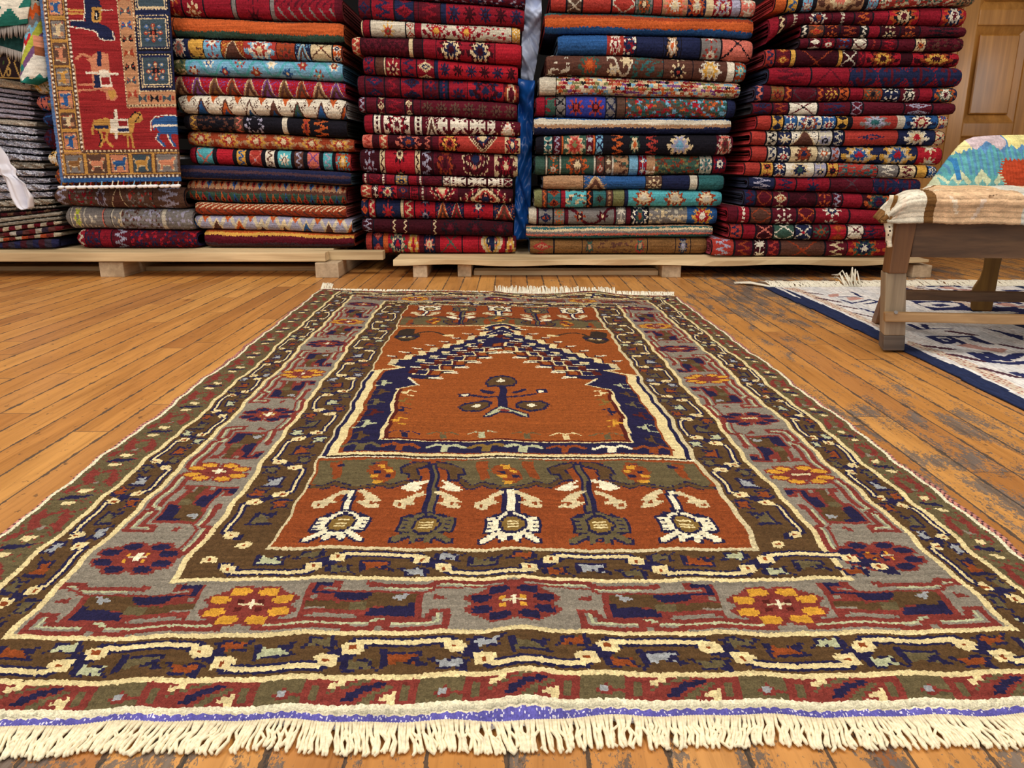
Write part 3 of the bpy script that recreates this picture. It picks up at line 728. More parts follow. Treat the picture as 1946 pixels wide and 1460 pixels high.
    seam = math_(nt, 'LESS_THAN', ge, math_(nt, 'MAXIMUM', gn, .022)); je = math_(nt, 'LESS_THAN', fy, .0022); sm = math_(nt, 'MAXIMUM', seam, je)
    col = mix(nt, math_(nt, 'MULTIPLY', sm, .88), col, L4((58, 52, 46)))
    lk(col, b.inputs['Base Color'])
    ro = math_(nt, 'ADD', .30, math_(nt, 'ADD', math_(nt, 'MULTIPLY', wq.outputs[0], .35), math_(nt, 'MULTIPLY', broad, .18)))
    lk(math_(nt, 'ADD', ro, math_(nt, 'MULTIPLY', sm, .4)), b.inputs['Roughness']); b.inputs['Specular IOR Level'].default_value = .4
    hgt = math_(nt, 'SUBTRACT', math_(nt, 'MULTIPLY', grain, .25), math_(nt, 'ADD', sm, math_(nt, 'MULTIPLY', wq.outputs[0], .25)))
    bp = N(nt, 'ShaderNodeBump', Strength=.45, Distance=.0018); lk(hgt, bp.inputs['Height']); lk(bp.outputs[0], b.inputs['Normal'])
    return m
def structure(o): o['kind'] = 'structure'; return o
mb = MB(); mb.box((-3.2, -1.6, -.05), (3.6, 4.7, 0)); structure(mb.build('floor', floor_material()))
M_WALL = plain('dark_plaster', (20, 18, 18), .9, (6, 6, 6), .12)
mb = MB(); mb.box((-3.2, 4.6, 0), (2.05, 4.72, 2.9)); mb.box((3.4, 4.6, 0), (3.6, 4.72, 2.9)); mb.box((2.05, 4.6, 2.35), (3.4, 4.72, 2.9)); structure(mb.build('wall_back', M_WALL))
M_SIDE = plain('cream_plaster', (206, 196, 178), .9, (4, 4, 4), .05)
mb = MB(); mb.box((-3.3, -1.6, 0), (-3.2, 4.72, 2.9)); structure(mb.build('wall_left', M_SIDE))
mb = MB(); mb.box((3.6, -1.6, 0), (3.7, 4.72, 2.9)); structure(mb.build('wall_right', M_SIDE))
mb = MB(); mb.box((-3.3, -1.6, 2.9), (3.7, 4.72, 3.0)); structure(mb.build('ceiling', plain('white_ceiling', (226, 222, 214))))
# panelled wooden door: stiles, rails and raised panels
def door():
    mb = MB(); Yf = 4.5
    X = [2.06, 2.16, 2.375, 2.47, 2.74, 2.83, 3.05, 3.15, 3.39]; stiles = [(2.06, 2.12), (2.39, 2.475), (2.755, 2.86), (3.12, 3.39)]
    rails = [(0, .16), (.56, .635), (1.125, 1.205), (1.72, 1.8), (2.26, 2.34)]
    for a, b_ in stiles: mb.box((a, Yf, 0), (b_, Yf + .06, 2.34))
    for k in range(3):
        xa, xb = stiles[k][1], stiles[k + 1][0]
        for z0, z1 in rails: mb.box((xa, Yf + .001, z0), (xb, Yf + .058, z1))
    d = structure(mb.build('door_1', M_DOOR, None, .006))
    d['label'] = 'varnished panelled wooden door behind the rug stacks'
    for k in range(3):
        xa, xb = stiles[k][1], stiles[k + 1][0]
        for (a, z0), (z1, b_) in zip(rails[:-1], rails[1:]):
            m2 = MB(); w = .034
            O = [(xa, z0), (xb, z0), (xb, z1), (xa, z1)]; I = [(xa + w, z0 + w * 1.3), (xb - w, z0 + w * 1.3), (xb - w, z1 - w * 1.3), (xa + w, z1 - w * 1.3)]
            V = [(p, Yf + .012, q) for p, q in O] + [(p, Yf + .034, q) for p, q in I] + [(p, Yf + .022, q) for p, q in I] + [(p + (.006 if n in (0, 3) else -.006), Yf + .018, q + (.006 if n < 2 else -.006)) for n, (p, q) in enumerate(I)]
            F = [(s_ + k2, s_ + (k2 + 1) % 4, s_ + 4 + (k2 + 1) % 4, s_ + 4 + k2) for s_ in (0, 4, 8) for k2 in range(4)] + [(12, 13, 14, 15)]
            m2.add(V, F); m2.build('door_panel', M_DOOR, d)
door()

# ------------------------------------------------------------------ pallets
ZL = .0944; ZR = .0699
def pallet_left():
    root = empty('pallet', (-1.2, 3.4, 0)); tag(root, 'pale pine pallet under the shaggy and hanging rug stacks', 'pallet', 'pine pallets')
    x0 = -2.35; x1 = at(619, 490, 2.97).x; x2 = at(728, 484, 3.035).x
    mb = MB(); mb.box((x0, 2.965, ZL - .034), (x1, 3.030, ZL)); mb.build('deck_board', M_PINE, root, .003)
    mb = MB(); mb.box((x0, 3.034, ZL - .036), (x2, 3.088, ZL - .002)); mb.build('deck_board', M_PINE, root, .003)
    for k, y in enumerate((3.11, 3.23, 3.37, 3.52, 3.67, 3.82)):
        mb = MB(); mb.box((x0, y, ZL - .035), (x1 - .02 * (k % 2), y + .11, ZL)); mb.build('deck_board', M_PINE, root, .003)
    for px0, px1 in ((-150, -105), (190, 236), (602, 646)):
        a = at(px0, 520, 2.975).x; b = at(px1, 520, 2.975).x
        mb = MB(); mb.box((a, 2.975 if px0 < 600 else 2.955, 0), (b, 3.93, ZL - .037)); mb.build('stringer', M_PINEY, root, .003)
    mb = MB(); mb.box((x0, 3.16, .0), (x1 - .02, 3.25, .018)); mb.build('bottom_board', M_PINE, root, .002)
def pallet_right():
    root = empty('pallet', (.6, 3.4, 0)); tag(root, 'pine pallet with split front plank under the middle and right stacks', 'pallet', 'pine pallets')
    root['label'] = 'pine pallet with split front plank under the red rug stacks'
    x0 = at(747, 490, 2.96).x; x1 = at(1765, 498, 2.96).x
    mb = MB(); n = 40
    top = []; zt = []
    for k in range(n + 1):
        t = k / n; top.append((x0 + (x1 - x0) * t, ZR + .002 * math.sin(t * 19) - .001, .0215 + .002 * math.sin(t * 31 + 1) + (-.012 * max(0, (t - .88) / .12))))
    V = []; F = []
    for x, z, h in top: V += [(x, 2.955 + .004 * math.sin(x * 13), z), (x, 3.06, z), (x, 3.06, z - h), (x, 2.955 + .004 * math.sin(x * 17), z - h)]
    for k in range(n):
        for q in range(4): F.append((4 * k + q, 4 * k + (q + 1) % 4, 4 * k + 4 + (q + 1) % 4, 4 * k + 4 + q))
    F += [(0, 1, 2, 3), (4 * n, 4 * n + 3, 4 * n + 2, 4 * n + 1)]
    mb.add(V, F); mb.build('deck_board', M_PINE, root, .002)
    for k, y in enumerate((3.075, 3.2, 3.34, 3.48, 3.62)):
        mb = MB(); mb.box((x0 + .03 * (k % 2), y, ZR - .022), (x1 - .01, y + .11, ZR)); mb.build('deck_board', M_PINE, root, .002)
    for px0, px1, z in ((785, 812, 0), (869, 895, 0), (1258, 1294, 0), (1734, 1770, 0)):
        a = at(px0, 520, 2.965).x; b = at(px1, 520, 2.965).x
        mb = MB(); mb.box((a, 2.965 + (.02 if px0 == 869 else 0), 0), (b, 3.74, ZR - .0235)); mb.build('stringer', M_PINEY, root, .003)
    mb = MB(); a = at(900, 520, 3.02).x; b = at(1252, 520, 3.02).x
    mb.box((a, 3.03, 0), (b, 3.13, .018)); mb.build('bottom_board', M_PINE, root, .002)
pallet_left(); pallet_right()

# ------------------------------------------------------------------ patterns of the folded rugs: tokens  <width><ground>[:motif:colours]
def paint(spec, W, H, seed):
    r = np.random.default_rng(seed); toks = spec.split(); ws = []; its = []
    for t in toks:
        p = t.split(':'); k = 0
        while p[0][k].isdigit() or p[0][k] == '.': k += 1
        ws.append(float(p[0][:k])); its.append((p[0][k:], p[1] if len(p) > 1 else '', p[2] if len(p) > 2 else ''))
    e = np.concatenate([[0], np.cumsum(ws)]); e = np.round(e / e[-1] * W).astype(int); A = np.full((H, W), ord('m'), np.uint8)
    for (bg, mo, fg), x0, x1 in zip(its, e[:-1], e[1:]):
        w = x1 - x0
        if w <= 0: continue
        S = A[:, x0:x1]; S[:] = ord(bg[0]); X, Y = np.meshgrid(np.arange(w) + .5, np.arange(H) + .5); c = w / 2
        f = [ord(q) for q in fg] or [ord('w')]
        g = lambda k: f[k % len(f)]
        ph = r.integers(0, 12)
        if mo == 'z':
            t = np.abs(((Y + ph) % 8) - 4) / 4; S[np.abs(X - w * (.25 + .5 * t)) < max(1, w * .13)] = g(0)
        elif mo == 'd':
            per = min(13, max(7, w * 1.1)); y = ((Y + ph) % per) - per / 2; D = np.abs(X - c) / (w / 2) + np.abs(y) / (per / 2)
            S[D < .85] = g(0); S[D < .5] = g(1); S[D < .25] = g(2)
        elif mo == 'f':
            per = min(20, max(9, w * 1.0)); R = min(w, per) * .47; y = ((Y + ph) % per) - per / 2; rr = np.hypot(X - c, y); th = np.arctan2(y, X - c)
            S[rr < R * (.68 + .32 * np.cos(th * 8))] = g(0); S[rr < R * .5] = g(1); S[rr < R * .22] = g(2)
        elif mo == 'F':                           # rosettes repeated along the width
            per = max(8, H * .62); n = max(1, int(round(w / per))); per = w / n; x = (X % per) - per / 2; y = Y - H * .52
            i = (X // per).astype(int); R = per * .42; rr = np.hypot(x, y); th = np.arctan2(y, x)
            cc = np.array(f)[(i) % len(f)]; q = rr < R * (.7 + .3 * np.cos(th * 8)); S[q] = cc[q]; S[(rr < R * .42)] = ord('d'); q = rr < R * .25; S[q] = cc[q]
        elif mo == 'x':
            per = max(8, w * .9); y = ((Y + ph) % per) - per / 2; S[np.abs(np.abs(X - c) - np.abs(y) * w / per) < 1.1] = g(0); S[(np.abs(X - c) + np.abs(y)) < 2] = g(1)
        elif mo == 'o':
            S[(np.hypot(X - c, ((Y + ph) % 5) - 2.5) < max(1.1, min(w * .32, 1.9)))] = g(0)
        elif mo == 's':                           # stepped medallion
            q = 2.0; cy = H * (.2 + .6 * r.random()); D = (np.floor(np.abs(X - c) / q) * q) / (w * .5) + (np.floor(np.abs(Y - cy) / q) * q) / (H * .95)
            n = len(f); k = np.clip((D * n).astype(int), 0, n - 1); S[:] = np.array(f)[k]
            fr = D * n - k; S[(fr < .16) & (k > 0)] = ord('c')
            rr = np.hypot(((X + 3) % 8) - 4, ((Y + 2) % 8) - 4); q_ = (rr < 2.2) & (k == 1); S[q_] = ord('p')
        elif mo == 'b':                           # palmette with serrated leaves
            n = max(1, int(round(w / (H * 1.15)))); per = w / n; x = (X % per) - per / 2; y = Y - H * .5; th = np.arctan2(y, x); rr = np.hypot(x / (per * .48), y / (H * .55))
            sh = .78 + .22 * np.sign(np.sin(th * 9)) * np.abs(np.cos(th * 3)); k = 0
            for s in (1.0, .74, .5, .26): S[rr < sh * s] = g(k); k += 1
        elif mo == 't':
            per = max(8, w / max(1, round(w / 22))); t = np.abs((X % per) - per / 2) / (per / 2); i = (X // per).astype(int)
            q = Y > H * (.12 + .8 * t); cc = np.array(f)[i % len(f)]; S[q] = cc[q]; q = Y > H * (.3 + .8 * t); S[q] = ord('u'); q = Y > H * (.55 + .8 * t); S[q] = cc[q]
            S[(np.abs(Y - H * (.12 + .8 * t)) < 1.2)] = ord('c')
            q = (Y < H * (.1 + .8 * t)) & ((X.astype(int) + Y.astype(int) * 2) % 7 < 2) & (r.random(X.shape) < .6); S[q] = g(1)
        elif mo == 'l':                           # lattice of chained diamonds
            n = max(1, int(round(w / 34))); per = w / n; x = (X % per) / per; y = Y / H; i = ((X + per / 2) // per).astype(int)
            t = np.abs(x - .5) * 2; D = np.abs(t - y); q = D < .16; S[q] = g(0)
            ch = q & (((X + 2 * Y) % 6) < 2.5); S[ch] = g(1)
            dd = np.abs(((X + per / 2) % per) / per - .5) * 2 + np.abs(y - .9); 
            cc = np.array(f)[(2 + i) % len(f)]; q = dd < .62; S[q] = cc[q]; S[(dd < .62) & (dd > .5)] = g(1); S[dd < .3] = g(3); S[dd < .15] = g(2)
            d2 = t + np.abs(y - .0) ; q = d2 < .5; S[q] = g(4); S[d2 < .25] = g(1)
        elif mo == 'h':
            n = len(f); wob = .35 * np.sin(X * .05 + ph); k = np.clip(((Y / H) * n + wob * .5).astype(int), 0, n - 1); S[:] = np.array(f)[k]
        elif mo == 'm':
            q = r.random((H // 2 + 1, w // 2 + 1)); q = np.maximum(q, np.roll(q, 1, 1)); Q = np.kron(q, np.ones((2, 2)))[:H, :w]
            for k, cc in enumerate(f): S[(Q > .9 - .09 * k - .02) & (Q <= 1.0 - .09 * k)] = cc
        elif mo == 'c':
            i = (X // 5).astype(int); j = (Y // 4).astype(int); i2 = ((X + 2.5 * (j % 2)) // 5).astype(int); T = r.integers(0, len(f), (200, 400)); S[:] = np.array(f)[T[j, i2]]; S[(Y % 4 < 1)] = ord('c')
            S[(Y < 3) | (Y > H - 5)] = ord('a')
        elif mo == 'v':                           # scrolling vine with flowers
            per = max(26, w / max(1, round(w / 40))); yc = H * (.5 + .32 * np.sin(X / per * 6.283 + ph)); S[np.abs(Y - yc) < 2.6] = g(0)
            for k in range(int(w / per * 2) + 1):
                xx = (k + .5) * per / 2; yy = H * (.5 - .18 * math.sin(xx / per * 6.283 + ph)); rr = np.hypot(X - xx, (Y - yy) * 1.1); th = np.arctan2(Y - yy, X - xx)
                S[rr < 7.5 * (.75 + .25 * np.cos(th * 6))] = g(1 + k % max(1, len(f) - 1)); S[rr < 4] = g(2 + k); S[rr < 2] = ord('c')
        elif mo == 'a':
            per = max(10, w / max(1, round(w / 16))); t = np.abs((X % per) - per / 2); k = (((Y + t) // 3).astype(int)) % len(f); S[:] = np.array(f)[k]
        elif mo == 'D':                           # row of small diamonds along the width, two bands
            for yy, hh, cc in ((H * .25, H * .42, f[0]), (H * .72, H * .5, f[1])):
                q = np.abs(Y - yy) < hh / 2; S[q] = cc
                x = (X % 9) - 4.5; i = (X // 9).astype(int); D = np.abs(x) / 3.6 + np.abs(Y - yy) / (hh * .42); fc = np.array(f[2:] or [ord('x')])[i % max(1, len(f) - 2)]
                S[D < 1] = fc[D < 1]; S[D < .45] = ord('d')
            S[np.abs(Y - H * .47) < 1.2] = ord('u')
        elif mo == 'n':                           # slanting dashes
            S[((X + Y * 1.3) % 9 < 3) & (Y < H * .5)] = g(0); S[((X - Y) % 13 < 3) & (Y > H * .5)] = g(1)
        elif mo == 'E':                           # hooked E shapes
            y = (Y + ph) % 9; S[(np.abs(X - w * .25) < 1) | ((y < 2) & (X > w * .25)) | ((y > 4) & (y < 6) & (X > w * .3) & (X < w * .8))] = g(0)
        elif mo == 'H':                           # broad hooked medallion in light colour
            n = max(1, int(round(w / 30))); per = w / n; x = np.abs((X % per) - per / 2) / (per / 2); y = np.floor(np.abs(Y - H * .45) / 3) * 3 / (H * .62); D = np.floor(x * 7) / 7 + y
            S[D < .98] = g(0); S[(D < .62) & (y > .1)] = g(1); S[(D < .3)] = g(0); S[(x < .1) & (y < .5)] = g(1); S[(D >= .98) & (D < 1.2) & (((X + Y) % 5) < 2)] = g(0)
        if w > 3 and mo in 'zdfxoE' and len(f) > 0 and w > 9:
            S[:, 0] = ord('k'); S[:, -1] = ord('k')
    return A
# ------------------------------------------------------------------ folded rugs in stacks
NXR, NR = 224, 28
def lerp(a, b, t): return a + (b - a) * t
def shell(xs, zb, zt, Y0, depth, r, inset, th, shrink=0.0):
    """C-shaped fold: returns outer grid points (rows top-back .. nose .. bottom-back)"""
    ph = np.linspace(math.pi / 2, -math.pi / 2, NR + 1)
    prof = [(depth, 1.0), (depth * .25, 1.0), (r + .03, 1.0)] + [(r - r * math.cos(p) ** .8 if math.cos(p) > 0 else r, .5 + .5 * math.sin(p)) for p in ph] + [(r + .03, 0.0), (depth * .25, 0.0), (depth, 0.0)]
    P = np.array(prof); mid = (zb + zt) / 2; half = (zt - zb) / 2 - inset
    y = Y0 + inset + P[:, 0][:, None] + shrink * np.ones(len(xs))[None]
    z = mid[None] + (P[:, 1] * 2 - 1)[:, None] * half[None]
    return np.repeat(xs[None], len(prof), 0), y, z
def fold_mesh(name, xs, zb, zt, Y0, depth, r, th, A, edge, inside, yoff, bias=None):
    H, W = A.shape; nx = len(xs) - 1
    ox, oy, oz = shell(xs, zb, zt, Y0, depth, r, 0, th); oy = oy + yoff[None]
    lum = np.clip(rng.normal(0, .0008, oz.shape), -.0014, .0014); oz[3:-3] += lum[3:-3]; oy[3:-3] += rng.normal(0, .0011, oz.shape)[3:-3]
    n = len(ox); V = [np.stack([ox, oy, oz], -1).reshape(-1, 3)]; F = [gridF(nx, n - 1)]
    rows = np.clip(np.array([0, 1] + [2 + k * (H - 4) / NR for k in range(NR + 2)] + [H - 2, H - 1])[:n - 1].astype(int), 0, H - 1)
    ci = (np.arange(nx) + .5) / nx * W
    kj = np.clip(ci[None] + rng.normal(0, .12, (n - 1, nx)), 0, W - 1).astype(int)
    rj = np.clip(rows[:, None] + rng.normal(0, .2, (n - 1, nx)), 0, H - 1).astype(int)
    col = LUT2[A[rj, kj]] * (1 + rng.normal(0, .10, (n - 1, nx)) + rng.normal(0, .05, (n - 1, 1)))[..., None]
    cols = [col.reshape(-1, 3)]
    # inner face
    sub = np.linspace(0, nx, 9).astype(int); ix, iy, iz = shell(xs[sub], zb[sub], zt[sub], Y0, depth, max(r - th, .006), th, th); iy += yoff[sub][None]
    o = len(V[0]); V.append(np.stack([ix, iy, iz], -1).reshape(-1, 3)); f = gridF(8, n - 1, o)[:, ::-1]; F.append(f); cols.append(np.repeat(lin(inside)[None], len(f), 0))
    for e, es in ((0, 0), (nx, 8)):                # the cut ends show the thickness of the rug
        a = np.arange(n - 1); f = np.stack([a * (nx + 1) + e, (a + 1) * (nx + 1) + e, o + (a + 1) * 9 + es, o + a * 9 + es], -1)
        F.append(f if e else f[:, ::-1]); cols.append(np.repeat(lin(edge)[None], len(f), 0))
    return mesh_np(name, np.concatenate(V), np.concatenate(F), np.clip(np.concatenate(cols), 0, 1))
def folded_rug(stack, xl, xr, sb, st, Y0, spec, label, edge=(96, 40, 44), seed=0, depth=.62, droop=None, pillow=False):
    xs = np.linspace(xl, xr, NXR + 1); zb = sb(xs) + .0017; zt = st(xs) - .0017
    e = np.minimum((xs - xl) / .03, (xr - xs) / .03); e = np.clip(e, 0, 1); e = 1 - (1 - e) ** 2
    mid = (zb + zt) / 2; hh = (zt - zb) / 2 * (.86 + .14 * e)
    if pillow: q = np.clip((xs - xl) / .016, 0, 1); hh = hh * np.sqrt(np.clip(1 - (1 - q) ** 2, .2, 1))
    zb, zt = mid - hh, mid + hh
    if droop:
        d = droop[0] * np.clip((droop[1] - xs) / (droop[1] - xl), 0, 1) ** 1.5; zb = zb - d * 1.5; zt = zt - d * .35
    yoff = .010 * (1 - e) + .003 * np.sin(xs * 9 + seed)
    A = paint(spec, NXR, 33, seed); th = .0115
    r = float(min(.046, (zt - zb).max() * .58))
    root = empty('folded_rug', ((xl + xr) / 2, Y0 + .3, float(zb.mean()))); tag(root, label, 'rug', 'folded rugs in the ' + stack)
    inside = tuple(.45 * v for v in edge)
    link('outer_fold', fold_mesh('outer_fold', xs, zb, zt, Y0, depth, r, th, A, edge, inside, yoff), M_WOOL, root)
    # the rug's inner folds, seen at the ends
    T = zt - zb; A2 = np.full((4, 16), ord('d'), np.uint8)
    if T.mean() > .036 and not pillow:
        k = 2 if T.mean() > .05 else 1; g = T / (k + 0.0)
        xi = xs[::28] if len(xs[::28]) > 2 else xs
        for q in range(k):
            lo = zb[::28] + (T[::28] - .025) * q / k + .0125; hi = zb[::28] + (T[::28] - .025) * (q + 1) / k + .0125
            dx = random.uniform(-.004, .006)
            x2 = np.linspace(xi[0] + dx, xi[-1] - dx * .5, len(xi))
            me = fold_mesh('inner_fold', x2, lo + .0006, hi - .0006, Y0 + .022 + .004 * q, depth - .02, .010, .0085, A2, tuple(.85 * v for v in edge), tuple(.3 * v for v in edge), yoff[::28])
            link('inner_fold', me, M_WOOL, root)
    return root
def seams(refs, Y, pts, seed):
    """pts: (y at left ref, y at right ref) in pixels -> functions of world x giving the height of each seam"""
    out = []; ra = np.random.default_rng(seed)
    for yl, yr in pts:
        a = at(refs[0], yl, Y); b = at(refs[1], yr, Y); p1, p2 = ra.uniform(0, 6, 2)
        out.append(lambda x, a=a, b=b, p1=p1, p2=p2: a.z + (b.z - a.z) * (x - a.x) / (b.x - a.x) + .0022 * np.sin(x * 7 + p1) + .0011 * np.sin(x * 17 + p2))
    return out
ORD = 'lowest,second,third,fourth,fifth,sixth,seventh,eighth,ninth,tenth,eleventh,twelfth,thirteenth,fourteenth,fifteenth,sixteenth,seventeenth,eighteenth,nineteenth,twentieth'.split(',')
def stack(name, refs, Y, floor_z, seam_px, items, scale, seed, edge, depth=.62):
    """items top to bottom: (xl, xr, description, spec[, edge[, droop]]), x in zoom units"""
    x0, s = scale; sm = seams(refs, Y, [(a / s[1] + s[2], b / s[1] + s[2]) for a, b in seam_px], seed)
    sm[-1] = lambda x: floor_z + .0016 + 0 * x
    n = len(items)
    for k, it in enumerate(items):
        xl = at(x0 + it[0] / s[0], 300, Y).x; xr = at(x0 + it[1] / s[0], 300, Y).x
        pos = n - 1 - k
        lab = f"{it[2]}, " + ('lowest in the ' if pos == 0 else f"{ORD[pos]} up in the ") + name
        Yk = Y + random.uniform(-.012, .012)
        folded_rug(name, xl, xr, sm[k + 1], sm[k], Yk, it[3], lab, it[4] if len(it) > 4 and it[4] else edge, seed * 100 + k, depth, it[5] if len(it) > 5 else None, seed == 1)
# ---- stack beside the hanging rug
S = (330, (3.892, 3.892, 0))
stack('stack beside the hanging rug', (348, 664), 3.12, ZL, [(-70,-30),(113,160),(280,320),(422,462),(552,603),(700,730),(845,882),(965,1018),(1078,1132),(1215,1272),(1325,1372),(1490,1525),(1585,1618),(1695,1725),(1824,1832)], [
 (50,1300,'crimson rug with grey bars','10r:f:oc 12r:f:cO 16r 2e 20r:f:md 2e 34r:n:me 4m'),
 (36,1300,'orange rug with green stripe','5o 100m:h:zhooooggkg',(150,74,44)),
 (60,1285,'multicoloured rug with blue medallions','12n:b:nwpe 9y:m:u 12B:f:xwO 14O:t:uy 20x:b:Bwxc 12O:f:ux 9n:t:BB 14c:x:uO 6o:f:wn',(170,80,60)),
 (65,1280,'pale blue rug with red blossoms','8G:m:gc 92B:v:TOwbx',(90,140,170)),
 (40,1290,'red rug with tan triangles','100R:t:sqfO',(150,40,50)),
 (75,1290,'white rug with chained diamonds','100w:l:wugbo',(190,184,180)),
 (100,1290,'black rug with sparse scrolls','4k 6h:z:yw 24k:m:u 7h:z:pw 14k:b:vkkk 12k 3a 10k 6k:b:oOxk 14k:z:oo 10k',(40,40,36)),
 (105,1330,'rust red rug with gold florals','100O:b:syxc',(150,60,50)),
 (110,1300,'red rug with turquoise panels','5r 12T:x:pp 2k 12R 2k 7y:z:bb 2k 9x:x:pv 2k 7w:z:uu 2k 9T:F:w 2k 7u:z:vv 2k 9p:x:qq 2k 7T:z:vv 2k 10x:b:TOyc',(170,50,60)),
 (20,1300,'dark teal rug with pink underside','100n:h:znnznnhh',(60,80,90)),
 (65,1250,'gold and green rug with diamond rows','100g:D:sgOoxb',(150,60,60)),
 (120,1250,'salmon rug with slanting dashes','100O:n:cu',(190,90,80)),
 (105,1290,'bluish white rug with dark lattice','100v:l:acbuo',(170,170,180)),
 (165,1300,'maroon rug with orange top stripe','100O:h:ooymmzuz',(150,60,40)),
], S, 2, (120, 50, 50))
# ---- middle all-red stack
S = (660, (3.892, 3.892, 0))
stack('middle red stack', (690, 982), 3.115, ZR, [(-130,-60),(-30,45),(130,198),(262,320),(405,475),(542,617),(705,762),(838,888),(985,1012),(1097,1142),(1283,1318),(1356,1399),(1470,1508),(1615,1643),(1723,1753),(1876,1878)], [
 (150,1310,'dark maroon rug with grey flecks','100m:m:vn'),
 (130,1305,'red rug with navy blocks','8m:d:nm 14r:z:nn 12n:d:rm 2m 14m:z:rr 3n 47r:F:nd',(70,60,80)),
 (145,1280,'cream rug with red lattice flowers','1c 5r 24a:f:yxG 6a:d:xa 4r 40a:b:raRy 20a:m:R 6y:f:wy',(220,210,180)),
 (72,1290,'dark red rug with looped medallion','6x:z:cc 28d:b:mdmd 2c 6d 8r 34r:b:dcnd 16R',(150,40,40)),
 (145,1260,'red rug with navy flowers','8r:d:nr 6u 1c 10r:f:cm 10r:z:nn 12r:d:cn 2n 52R:F:nd',(50,60,80)),
 (95,1270,'maroon rug with white stepped corner','5m 12m:d:nr 10m:z:rr 14r:d:nd 10m:f:nr 6n:o:r 12r:f:nm 22R:b:ndrn 10m:s:mcOm',(50,50,70)),
 (95,1255,'maroon rug with dotted medallions','5m:z:vv 7m 5m:d:cm 12m:z:rr 5m:d:cm 5m 60m:F:h',(180,150,140)),
 (130,1280,'white and maroon hooked rug','6r 5w:o:d 2m 16w:b:drwm 3m 5w:o:d 2m 8m:t:ww 14m:H:wm 22m:H:wm 16w:s:wwmm',(40,50,60)),
 (110,1280,'orange red rug with checkered steps','7p:z:xx 4d 6x:z:cc 4d 18d:b:pdnO 6d:z:pp 4m 14x:b:dyxd 28x:s:cndmxxx 10c:b:mxnc',(190,80,60)),
 (85,1260,'maroon rug with cream leaf corner','12d:f:vm 3c:z:dd 18R:f:dc 3c:z:dd 8d:z:vv 14m:b:dOmd 22m:s:ndmdmm 14c:b:mdrc',(110,20,40)),
 (105,1225,'maroon rug with white horned medallion','4m:o:w 8m:x:rr 3m:o:w 6r 8e:f:yn 6r 4m:o:w 12m:x:dr 5a:x:mm 4w:o:m 26m:H:wd 4w:o:m 6m:x:aa',(110,30,45)),
 (85,1225,'red rug with nested steps','8x:z:cc 4d:f:ww 12R:b:dncR 8m:d:nO 6r:E:dd 5m:o:a 20R:s:cRdrm 36m:s:ndxcdrmd',(190,40,60)),
 (75,1240,'bright red rug with navy star blocks','5n:d:oR 5R:z:cc 16n:f:xR 2c 7R:z:cc 14R:f:nv 18n:t:oR 20R:f:nw 14n:t:xo',(56,66,96)),
 (80,1225,'dark brown maroon rug with thin zigzags','8d:z:vv 12d 4d:z:cc 3d 4d:z:cc 16d 4d:z:cc 50d:b:dkdm',(60,60,64)),
 (95,1250,'navy and red rug with yellow corner','5x 8n:d:xp 3o 14R:b:gcnR 8x:s:Ryyx 3m 8n:f:pc 3m 16R:x:gg 12R 18n:s:nnycR 8y:s:xyym',(160,50,50)),
], S, 3, (120, 26, 40))
